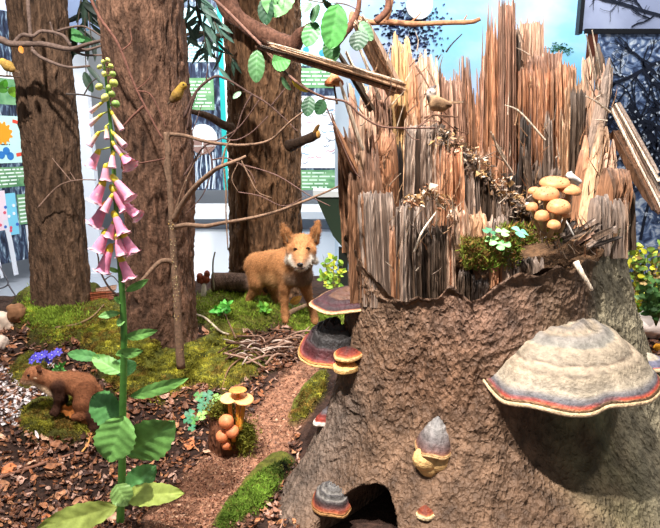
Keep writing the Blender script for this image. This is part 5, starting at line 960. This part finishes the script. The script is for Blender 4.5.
for k, (lb, bx, by, tx, ty, cr, ch, sr, cap, fl, tl) in enumerate((
        ('flat orange mushroom with pale cap, outer one of the tall trio on the mossy stub', 232, 428, 229, 399, 9, 3.5, 2.2, c(238, 186, 120), .5, (0, -.35)), ('wide orange mushroom on the path side of the tall trio on the mossy stub', 240, 430, 244, 400, 10, 4.5, 2.4, c(238, 168, 108), .6, (.05, -.3)), ('flat-topped orange mushroom at the back of the tall trio on the mossy stub', 238, 426, 238, 391, 9, 3, 2.2, c(216, 134, 68), .4, (0, .05)),
        ('biggest round peach mushroom cap on the front of the mossy stub', 231, 432, 226, 421, 7.5, 7.5, 2.4, MC, .95, (-.1, -.7)), ('oval peach mushroom cap in the middle of the stub\'s front group', 234, 440, 232, 431, 7, 6.5, 2.4, MC, .95, (.1, -.7)), ('peach mushroom cap over the rotten dark side of the stub\'s front group', 228, 442, 222, 436, 6.5, 6.5, 2.2, MC, .95, (-.15, -.7)), ('small peach button mushroom lowest on the mossy stub', 230, 448, 226, 445, 4.6, 5, 2, MC, .95, (0, -.7)))):
    s2 = S(tx, ty, Yq); mushroom(lb, P(bx, by, Yq + (.02 if k < 3 else .03)), P(tx, ty, Yq + (.02 if k < 3 else 0)), cr * s2, ch * s2, sr * s2, cap, MS, 'orange mushrooms on the mossy stub', tl, seed=k + 40, flat=fl, gill=c(238, 176, 100))
# false morel, log, bark pieces, stones
b = gh(204, 296); Yq = b[1]
r = thing('false_morel', 'red-brown wrinkled mushroom with white stem on the moss behind the sapling', 'mushroom', b)
mb = MB(); px_tube(mb, [(204, 298, Yq), (204, 290, Yq), (204, 283, Yq)], [6, 5, 4], c(226, 214, 196), n=10, wob=.1); mb.build('stem', M_CAP, r)
mb = MB(); s = S(204, 280, Yq)
for (x, y, w) in ((200, 277, 4), (206, 279, 4.4), (207, 274, 3.6), (202, 281, 3.4), (199, 280, 3)): ball(mb, P(x, y, Yq), w * s, c(132, 62, 40), 10, (.9, .8, 1.1))
mb.build('cap', M_CAP, r)
Yq = 3.42
r = thing('log', 'short dark log lying behind the fox\'s hind legs', 'log', P(232, 292, Yq)); mb = MB(); px_tube(mb, [(213, 282, Yq), (232, 282, Yq), (252, 283, Yq - .04), (276, 284, Yq - .08)], [20, 19, 19, 18], c(104, 80, 66), n=22, seg=30, wob=.14, seed=5); mb.build('bark', M_BARK, r)
mb = MB(); q = P(213, 282, Yq); lathe(mb, q - np.array([.0, 0, 0]), (-1, 0, 0), [(-.004, 9.6 * S(213, 282, Yq)), (.004, 9 * S(213, 282, Yq)), (.006, .001)], [c(110, 88, 72)] * 3, 22, .1, 5); mb.build('sawn_end', M_WOOD, r)
for k, (x, y, a, l, w, col) in enumerate(((103, 296, .1, 26, 10, c(150, 84, 56)), (98, 302, -.05, 26, 8, c(168, 96, 62)), (108, 289, .2, 22, 6, c(190, 150, 128)), (112, 300, .35, 18, 8, c(120, 66, 46)))):
    g = gh(x, y + 8); Yq = 3.05 + .03 * k; mb = MB(); splinter(mb, P(x - l / 2, y + a * l / 2, Yq), P(x + l / 2, y - a * l / 2, Yq - .05), w * S(x, y, Yq), .02, col, 900 + k, .15, .15, (0, .3, 1)); tag(mb.build('bark_piece', M_WOOD, smooth=False), 'reddish bark piece in the small pile between the left and middle trunks', 'bark piece', 'red-brown bark pieces')
def stone(label, x, y, rpx, col, sc, seed, name='stone', cat='stone'):
    g = gh(x, y); s = S(x, y, g[1]); t = np.linspace(.001, math.pi - .001, 24); a = np.linspace(0, 2 * math.pi, 36, endpoint=False)
    d = np.stack([np.sin(t)[:, None] * np.cos(a), np.sin(t)[:, None] * np.sin(a), np.repeat(-np.cos(t)[:, None], 36, 1)], -1); n = fbm(d * 1.6 + seed, 3, seed); V = d * (1 + .5 * n)[..., None]; V = np.sign(V) * np.abs(V) ** .85 * np.array(sc) * rpx * s + g + np.array([0, 0, rpx * s * sc[2] * .55])
    mb = MB(); mb.add(V.reshape(-1, 3), grid_faces(24, 36, True), (col * (1 + .4 * n)[..., None]).reshape(-1, 3)); return tag(mb.build(name, M_STONE), label, cat)
stone('pale cracked stone at the left edge behind the leaf litter', 3, 328, 13, c(214, 190, 170), (1, .8, .8), 3); stone('brown angular stone between the pale stone and the mossy left trunk', 19, 322, 11, c(142, 100, 70), (.9, .8, .8), 8); stone('pale stone low at the left edge under the cracked one', -2, 348, 11, c(206, 184, 168), (1, .8, .7), 14)
stone('whitish stone under the shrub right of the stump', 641, 318, 6, c(226, 206, 198), (1.2, .8, .7), 21); stone('pinkish white stone at the right edge under the shrub', 654, 312, 7, c(232, 210, 206), (1, .8, .7), 25); stone('orange-yellow dry lump at the right edge near the stump flank', 658, 350, 5, c(236, 160, 40), (1, .8, .8), 27, 'leaf_clump', 'leaf clump')
stone('pale stone right of the stump flank near the orange lump', 652, 336, 4, c(214, 196, 186), (1.2, .8, .7), 31); stone('clear grey stone lying on the dark green display box', 352, 300, 1, c(160, 166, 172), (1, 1, 1), 35).location = P(353, 191, 3.55) + np.array([0, .03, 0]); o = bpy.data.objects['stone.005'] if 'stone.005' in bpy.data.objects else None
if o: o.scale = (8, 6, 5)
# dead twigs heaped below the fox
rg = np.random.default_rng(31)
for k in range(46):
    x, y = rg.uniform(232, 306), rg.uniform(338, 366); a = rg.uniform(-.9, .9) + (math.pi if rg.random() < .5 else 0); l = rg.uniform(14, 46)
    e = [(x - math.cos(a) * l / 2, y + math.sin(a) * l * .22), (x + rg.normal(0, 2), y + rg.normal(0, 2)), (x + math.cos(a) * l / 2, y - math.sin(a) * l * .22)]; g = GH(np.array([q[0] for q in e]), np.array([q[1] for q in e])) + np.array([[0, 0, .004 + rg.uniform(0, .035)], [0, 0, .012 + rg.uniform(0, .04)], [0, 0, .004 + rg.uniform(0, .035)]])
    mb = MB(); w = rg.uniform(.9, 2.2) * S(x, y, g[1][1]) * .5 * 1.3; tube(mb, g, [w, w * .9, w * .5], [c(150, 118, 100), c(112, 82, 66), c(190, 166, 150), c(92, 64, 50)][k % 4], n=6, seg=10, wob=.15, seed=k); tag(mb.build('dead_twig', M_TWIG), 'thin dead twig in the heap of twigs below the fox', 'twig', 'twigs heaped below the fox')
for lb, pts, w0, col in (('pale curved twig lying on the moss between sapling and twig heap', [(196, 316), (206, 320), (220, 327), (229, 336)], 2.6, c(196, 176, 150)), ('dark straight twig running from the twig heap to the black fungus', [(228, 360), (254, 354), (280, 356), (300, 358)], 2.6, c(92, 62, 46)), ('thin brown twig curving out of the heap onto the moss', [(250, 354), (238, 362), (228, 372), (222, 384)], 2, c(130, 96, 70)), ('long grey-brown stick lying on the leaf litter at lower left', [(-8, 482), (18, 474), (48, 464), (80, 454)], 4.2, c(142, 98, 78)),
                         ('thin dark stick on the litter in the bottom left corner', [(-6, 520), (14, 519), (38, 522)], 2.2, c(84, 62, 52)), ('light fallen branch under the fox\'s chest', [(284, 318), (294, 312), (306, 307), (316, 303)], 6, c(176, 138, 108)), ('slim twig arching over the moss of the left trunk', [(56, 334), (76, 326), (92, 318), (104, 306)], 2.4, c(140, 112, 80)), ('thin stem rising from the twig heap beside the fox\'s legs', [(236, 340), (232, 330), (226, 318), (222, 306)], 2, c(112, 84, 64)), ('short straw-coloured stalk upright on the litter before the marten\'s tail', [(82, 454), (88, 446), (92, 438)], 2, c(206, 150, 84))):
    g = GH(np.array([q[0] for q in pts], float), np.array([q[1] for q in pts], float)) + np.array([0, 0, .008]); mb = MB(); w = w0 * .5 * S(*pts[0], g[0][1]); tube(mb, g, list(np.linspace(w, w * .7, len(pts))), col, n=8, seg=24, wob=.15, cvar=.3); tag(mb.build('fallen_stick', M_TWIG), lb, 'stick')
twig('bare leaning stem with a dark tip rising from the moss behind the false morel', [([(214, 290, 3.3), (213, 276, 3.3), (213, 262, 3.3), (215, 252, 3.3)], 2, 1.6)], 'dry_plant', c(120, 112, 90), cat='stem')
twig('dark arching twig between the left trunk and the foxglove', [([(118, 296, 2.6), (108, 286, 2.6), (100, 270, 2.6), (98, 256, 2.6), (94, 244, 2.6)], 2.2, 1.2), ([(104, 280, 2.6), (112, 276, 2.6), (120, 284, 2.6)], 1.4, .8)], col=c(76, 56, 46))
twig('pale thin twig forking over the leftmost trunk', [([(38, 208, YL - .2), (50, 194, YL - .2), (62, 184, YL - .22), (78, 180, YL - .25), (96, 180, YL - .3)], 1.8, 1), ([(72, 182, YL - .22), (62, 170, YL - .22), (52, 158, YL - .22)], 1.2, .7), ([(76, 181, YL - .22), (70, 172, YL - .22)], 1, .6)], col=c(150, 120, 104))
twig('small bare twig with pale tips at the left edge above the floor', [([(-4, 290, 3.4), (8, 284, 3.4), (2, 270, 3.4), (-3, 262, 3.4)], 1.8, .8), ([(8, 284, 3.4), (16, 296, 3.4), (24, 302, 3.4)], 1.6, .8)], col=c(96, 96, 104))

# ------------------------------------------------------------------ small plants
def clover(label, spots, Y=None, cat='plant', stemlen=10, group=None, name='clover_plant', seed=0):
    rg = random.Random(seed); r = None
    for k, (x, y, w, col) in enumerate(spots):
        if Y is None: g = gh(x, y + stemlen); Yq = g[1]; g0 = g
        else: Yq = Y + rg.uniform(-.02, .02); g0 = P(x, y + stemlen, Yq)
        if r is None: r = thing(name, label, cat, g0, group)
        top = P(x, y, Yq - .01); mb = MB(); tube(mb, [g0, (g0 + top) / 2 + np.array([.004, 0, 0]), top], [.0012, .001, .0009], c(130, 150, 80), n=5); mb.build('stalk', M_LEAF, r)
        mb = MB(); a0 = rg.uniform(0, 6.28); s = w * S(x, y, Yq) * .62; f = nrm(np.array([0, -.55, .85]) + np.array([rg.uniform(-.3, .3), rg.uniform(-.2, .2), 0])); u = nrm(np.cross(f, (0, 1, .2))); v = np.cross(f, u)
        for j in range(3): a = a0 + j * 2.094; d = u * math.cos(a) + v * math.sin(a); leaf(mb, top, top + d * s, s * 1.15, col * rg.uniform(.85, 1.15), bend=.1, fold=.15, nt=10, ns=6, shape=(.8, .3), face=f, seed=k + j)
        mb.build('leaf', M_LEAF, r)
CG, CB = c(76, 132, 60), c(62, 122, 86)
clover('clover patch with blue-green and light leaves beside the mossy stub', [(199, 396, 9, CG), (208, 395, 9, CB), (217, 398, 9, c(140, 190, 96)), (203, 403, 10, CB), (210, 406, 9, c(90, 140, 110)), (190, 414, 9, CB), (194, 420, 8, CG), (202, 415, 9, c(150, 196, 100)), (201, 409, 7, CB), (192, 428, 7, CB), (188, 420, 8, CB), (216, 407, 8, c(120, 160, 130))], seed=3)
clover('clover with round pale green leaves growing in the stump hollow', [(489, 231, 11, CB), (503, 232, 12, c(150, 206, 130)), (492, 240, 11, c(140, 200, 120)), (503, 245, 12, c(120, 196, 110)), (520, 232, 15, c(110, 186, 150))], 1.52, seed=5)
mb = MB(); rg = np.random.default_rng(8); pts = np.array([P(rg.uniform(462, 520), rg.uniform(238, 268), 1.54 + rg.uniform(-.03, .05)) for _ in range(700)] + [P(rg.uniform(500, 560), rg.uniform(224, 242), 1.6 + rg.uniform(-.04, .05)) for _ in range(300)])
cc = np.array([[c(120, 130, 46), c(150, 120, 60), c(96, 120, 40), c(120, 80, 44)][k % 4] for k in range(len(pts))]); tufts(mb, pts, np.tile([0, -.5, .8], (len(pts), 1)), .017, .0013, cc, 5, rg); tag(mb.build('moss', M_MOSS, smooth=False), 'loose tufts of moss filling the front of the stump hollow', 'moss', kind='stuff')
def herb(label, x, y, n, spread, w, cols, Y=None, seed=0, name='small_plant', cat='plant', hgt=12, grp=None):
    rg = random.Random(seed); g = gh(x, y); Yq = g[1] if Y is None else Y; r = thing(name, label, cat, g if Y is None else P(x, y, Y), grp); g = ORG[r.name]
    ms, ml = MB(), MB()
    for k in range(max(3, n // 6)):
        ex, ey = x + rg.uniform(-spread, spread), y - rg.uniform(.4, 1) * hgt; e = P(ex, ey, Yq + rg.uniform(-.05, .05)); tube(ms, [g, (g + e) / 2 + np.array([0, 0, .01]), e], [.0022, .0018, .001], c(110, 110, 60), n=5)
        for j in range(6):
            t = rg.uniform(.45, 1); q = g + (e - g) * t; d = nrm([rg.uniform(-1, 1), rg.uniform(-1, .3), rg.uniform(-.2, .9)]); l = w * S(x, y, Yq) * rg.uniform(.7, 1.3); leaf(ml, q, q + d * l, l * .55, cols[rg.randrange(len(cols))], roll=rg.uniform(-.6, .6), nt=7, ns=4, seed=j)
    ms.build('stem', M_TWIG, r); ml.build('foliage', M_LEAF, r); return r
herb('bright green sprout on the moss left of the fox', 222, 318, 30, 7, 8, [c(70, 160, 50), c(100, 190, 70)], seed=2, hgt=16); herb('light green sprout between the fox\'s legs', 266, 318, 24, 5, 6, [c(130, 190, 60), c(90, 150, 50)], seed=3, hgt=16)
herb('small yellow-leaved shrub beside the fox and the stump', 334, 300, 90, 13, 6, [c(206, 206, 70), c(150, 180, 60), c(110, 150, 50)], Y=3.3, seed=4, name='small_shrub', cat='shrub', hgt=46)
herb('dense shrub with yellow and green leaves right of the stump', 648, 312, 330, 26, 7, [c(214, 210, 60), c(130, 160, 56), c(90, 120, 50), c(170, 140, 80)], Y=2.55, seed=5, name='shrub', cat='shrub', hgt=76)
herb('low green fir-like shrub at the right edge below the yellow shrub', 656, 326, 170, 18, 9, [c(70, 110, 56), c(96, 136, 70)], Y=2.3, seed=6, name='shrub', cat='shrub', hgt=46); herb('low leafy plant with a yellow leaf close to the stump\'s right flank', 634, 318, 40, 6, 7, [c(220, 200, 50), c(120, 180, 60)], Y=2.35, seed=7, hgt=22)
herb('light green leafy plant under the blue flowers', 60, 374, 26, 7, 6, [c(110, 200, 90), c(150, 214, 130)], seed=9, hgt=12); herb('fresh green plant at the foot of the left trunk', 42, 306, 30, 8, 5, [c(120, 180, 50), c(90, 150, 40)], seed=10, hgt=10)
# blue flowers
g = gh(45, 372); Yq = g[1]; r = thing('blue_flower', 'low plant with violet blue blossoms behind the marten', 'flower', g); ms = MB()
for k, (x, y) in enumerate(((32, 360), (36, 356), (40, 359), (45, 354), (48, 358), (52, 355), (58, 352), (50, 360), (42, 355))):
    e = P(x, y, Yq + RNG.uniform(-.03, .03)); tube(ms, [g, (g + e) / 2, e], [.0015, .0012, .001], c(90, 120, 60), n=5); mb = MB(); f = nrm([RNG.uniform(-.4, .4), -.8, .5]); u = nrm(np.cross(f, (0, 0, 1))); v = np.cross(f, u); s = 4.6 * S(x, y, Yq)
    for j in range(6): a = j * 1.047 + k; d = u * math.cos(a) + v * math.sin(a); leaf(mb, e, e + d * s, s * .75, c(92, 84, 214) * RNG.uniform(.8, 1.2), bend=-.1, nt=7, ns=4, face=f, seed=j, vein=c(130, 120, 230))
    ball(mb, e + f * .001, s * .16, c(230, 226, 190), 6); mb.build('blossom', M_PETAL, r)
ms.build('stem', M_TWIG, r)
# orange oak-like leaves under the marten
for k, (x, y, dx, dy, w, lb) in enumerate(((60, 408, 22, 6, 12, 'orange-brown curled oak leaf under the marten\'s belly'), (74, 396, 6, -16, 9, 'upright orange dry leaf between the marten\'s legs'), (80, 416, 12, 8, 9, 'orange dry leaf beneath the marten\'s hind foot'))):
    g = gh(x, y + 3); mb = MB(); px_leaf(mb, (x, y, g[1] - .02), (x + dx, y + dy, g[1] - .05), w, c(190, 112, 52), roll=.5, bend=.35, fold=.3, wave=.12, nt=16, ns=8, seed=k, serr=.2); tag(mb.build('oak_leaf', M_LITTER), lb, 'leaf')
mb = MB(); g = gh(298, 314); px_leaf(mb, (290, 303, g[1] + .1), (302, 297, g[1] + .1), 9, c(230, 170, 90), roll=.5, bend=.3, nt=12, ns=6); tag(mb.build('dry_leaf', M_LITTER), 'yellow-tan dry leaf under the fox\'s chest', 'leaf')

# ------------------------------------------------------------------ uncountable ground cover
rg = np.random.default_rng(77); mb = MB()
X, Yv = [], []
for (a, b_, rx, ry, ang, h) in MOSSES:
    n = int(rx * ry * 3.4 * 1.0); t = rg.uniform(0, 2 * math.pi, n); q = np.sqrt(rg.random(n)) * 1.02; g = math.radians(ang); ex, ey = np.cos(t) * q * rx, np.sin(t) * q * ry
    X.append(a + ex * math.cos(g) - ey * math.sin(g)); Yv.append(b_ + ex * math.sin(g) + ey * math.cos(g))
X = np.concatenate(X); Yv = np.concatenate(Yv); pts = GH(X, Yv); m, _, _ = masks(pts[:, 0], pts[:, 1]); pts = pts[(m > rg.uniform(.2, .7, len(m))) & (pts[:, 1] < yedge(pts[:, 0]))]
tone = fbm(pts * 7, 3, 5)[:, None] * 1.6; pal = c(150, 144, 52) * (1 + tone) ; alt = c(120, 84, 44); k = np.clip(fbm(pts * 16, 3, 15)[:, None] * 2.4 + .12, 0, .8); cc = pal * (1 - k) + alt * k; cc = cc * np.clip(1 + 1.6 * fbm(pts * 45, 2, 25)[:, None], .35, 1.7)
gm = (np.abs(pts[:, 0] - P(246, 500, 1.55)[0]) < .3) & (pts[:, 1] < 1.9); cc[gm] = c(92, 116, 40) * (1 + 1.2 * tone[gm]); gm = (pts[:, 1] > 2.7) & (pts[:, 0] > -.75); cc[gm] = cc[gm] * .4 + .6 * c(110, 140, 44) * (1 + tone[gm])
tufts(mb, pts, np.tile([0, 0, 1.0], (len(pts), 1)), .011, .0013, cc, 4, rg, .9)
n = 2600; X = np.concatenate([rg.normal(50, 17, n), rg.normal(250, 30, n // 2), rg.normal(318, 18, n // 3)]); Yv = np.concatenate([rg.normal(312, 12, n), rg.normal(304, 9, n // 2), rg.normal(318, 8, n // 3)]); pts = GH(X, Yv); m, _, _ = masks(pts[:, 0], pts[:, 1]); pts = pts[(m > .5) & (pts[:, 1] < yedge(pts[:, 0]))]
tufts(mb, pts, np.tile([0, 0, 1.0], (len(pts), 1)), .024, .0018, c(128, 150, 52) * (1 + fbm(pts * 20, 3, 5)[:, None]), 3, rg, .6)
tag(mb.build('moss', M_MOSS, smooth=False), 'olive green moss cushions around the trunks and on the mounds', 'moss', kind='stuff')
# leaf litter
def litter(n, x0, x1, y0, y1, size, seed, label, name='leaf_litter', pale=0):
    rg = np.random.default_rng(seed); px, py = rg.uniform(x0, x1, n), rg.uniform(y0, y1, n); p = GH(px, py); m, _, pa = masks(p[:, 0], p[:, 1]); p = p[(m < .45) & (pa < .5) & (p[:, 1] < yedge(p[:, 0])) & (np.hypot(p[:, 0] - SX, p[:, 1] - SY) > .5)]; n = len(p)
    nz = nrm(np.array([0, 0, 1.0])) + rg.normal(0, .38, (n, 3)); nz /= np.linalg.norm(nz, axis=1, keepdims=True); u = np.cross(nz, rg.normal(0, 1, (n, 3))); u /= np.linalg.norm(u, axis=1, keepdims=True); v = np.cross(nz, u)
    l = size * rg.uniform(.4, 1.5, (n, 1)) * (p[:, 1:2] / 2.0); w = l * rg.uniform(.25, .6, (n, 1)); cu = rg.uniform(-.5, .7, (n, 1)); V = []
    for s, ww in ((-1, .15), (-.5, .85), (0, 1), (.5, .8), (1, .1)):
        for t in (-1, 0, 1): V.append(p + nz * (.006 + rg.uniform(0, .006)) + u * l * s * .5 + v * w * ww * t * .5 + nz * l * (cu * (s * s - .3) * .5 + abs(t) * cu * .25))
    V = np.stack(V, 1); f0 = grid_faces(5, 3); Fc = (f0[None] + 15 * np.arange(n)[:, None, None]).reshape(-1, 4)
    pal = np.array([c(150, 104, 80), c(92, 58, 42), c(190, 150, 130), c(120, 76, 50), c(176, 122, 84), c(70, 46, 38), c(150, 92, 56), c(86, 56, 42)]); pal[:pale] = [c(226, 214, 212)] * pale if pale else pal[:0]; cc = pal[rg.integers(0, len(pal), n)] * rg.uniform(.7, 1.2, (n, 1))
    mb = MB(); mb.add(V.reshape(-1, 3), Fc, np.repeat(cc, 15, 0)); tag(mb.build(name, M_LITTER, smooth=False), label, 'leaf litter', kind='stuff')
litter(5200, -30, 300, 325, 545, .03, 5, 'layer of small dry brown leaves and chips covering the clearing on the left'); litter(900, -20, 58, 366, 426, .028, 15, 'pale silvery scraps of dry leaves below the blue flowers at the left edge', pale=5); litter(500, 625, 690, 290, 365, .035, 6, 'dry brown leaf litter right of the stump flank')
litter(450, 236, 308, 334, 370, .03, 16, 'dry leaf scraps among the twig heap below the fox')
# wood-chip path
rg = np.random.default_rng(6); px, py = rg.uniform(150, 330, 15000), rg.uniform(360, 540, 15000); p = GH(px, py); _, _, pa = masks(p[:, 0], p[:, 1]); p = p[(pa > .35)]; n = len(p); q = p[:, None] + rg.normal(0, 1, (n, 4, 3)) * rg.uniform(.0015, .0042, (n, 1, 1)) + np.array([0, 0, .002])
cc = np.array([c(160, 112, 86), c(130, 86, 64), c(190, 146, 116), c(104, 66, 50)])[rg.integers(0, 4, n)]; mb = MB(); mb.add(q.reshape(-1, 3), (np.array([[0, 1, 2], [0, 3, 1], [1, 3, 2], [2, 3, 0]])[None] + 4 * np.arange(n)[:, None, None]).reshape(-1, 3), np.repeat(cc, 4, 0)); tag(mb.build('wood_chips', M_LITTER, smooth=False), 'fine reddish brown wood chips on the narrow path to the twig heap', 'wood chips', kind='stuff')
# bigger single dry leaves
rg = np.random.default_rng(91); done = 0
for k in range(400):
    x, y = rg.uniform(0, 215), rg.uniform(400, 526); g = gh(x, y); m, _, pa = masks(g[:1], g[1:2])
    if m[0] > .3 or pa[0] > .3 or done >= 36: continue
    a = rg.uniform(0, 6.28); l = rg.uniform(9, 19) * S(x, y, g[1]); d = np.array([math.cos(a), math.sin(a), 0]); e = gh(x, y); mb = MB()
    leaf(mb, g + np.array([0, 0, .010]), g + d * l + np.array([0, 0, .012]), l * rg.uniform(.4, .7), [c(176, 122, 88), c(150, 96, 62), c(206, 160, 130), c(190, 112, 66), c(124, 84, 62)][k % 5], roll=rg.uniform(-.4, .4), bend=rg.uniform(-.3, .1), fold=rg.uniform(0, .4), wave=.1, nt=12, ns=6, face=(rg.uniform(-.3, .3), rg.uniform(-.5, .2), 1), seed=k); tag(mb.build('dry_leaf', M_LITTER), 'curled brown dry leaf lying on the litter around the foxglove', 'leaf', 'dry leaves on the litter'); done += 1
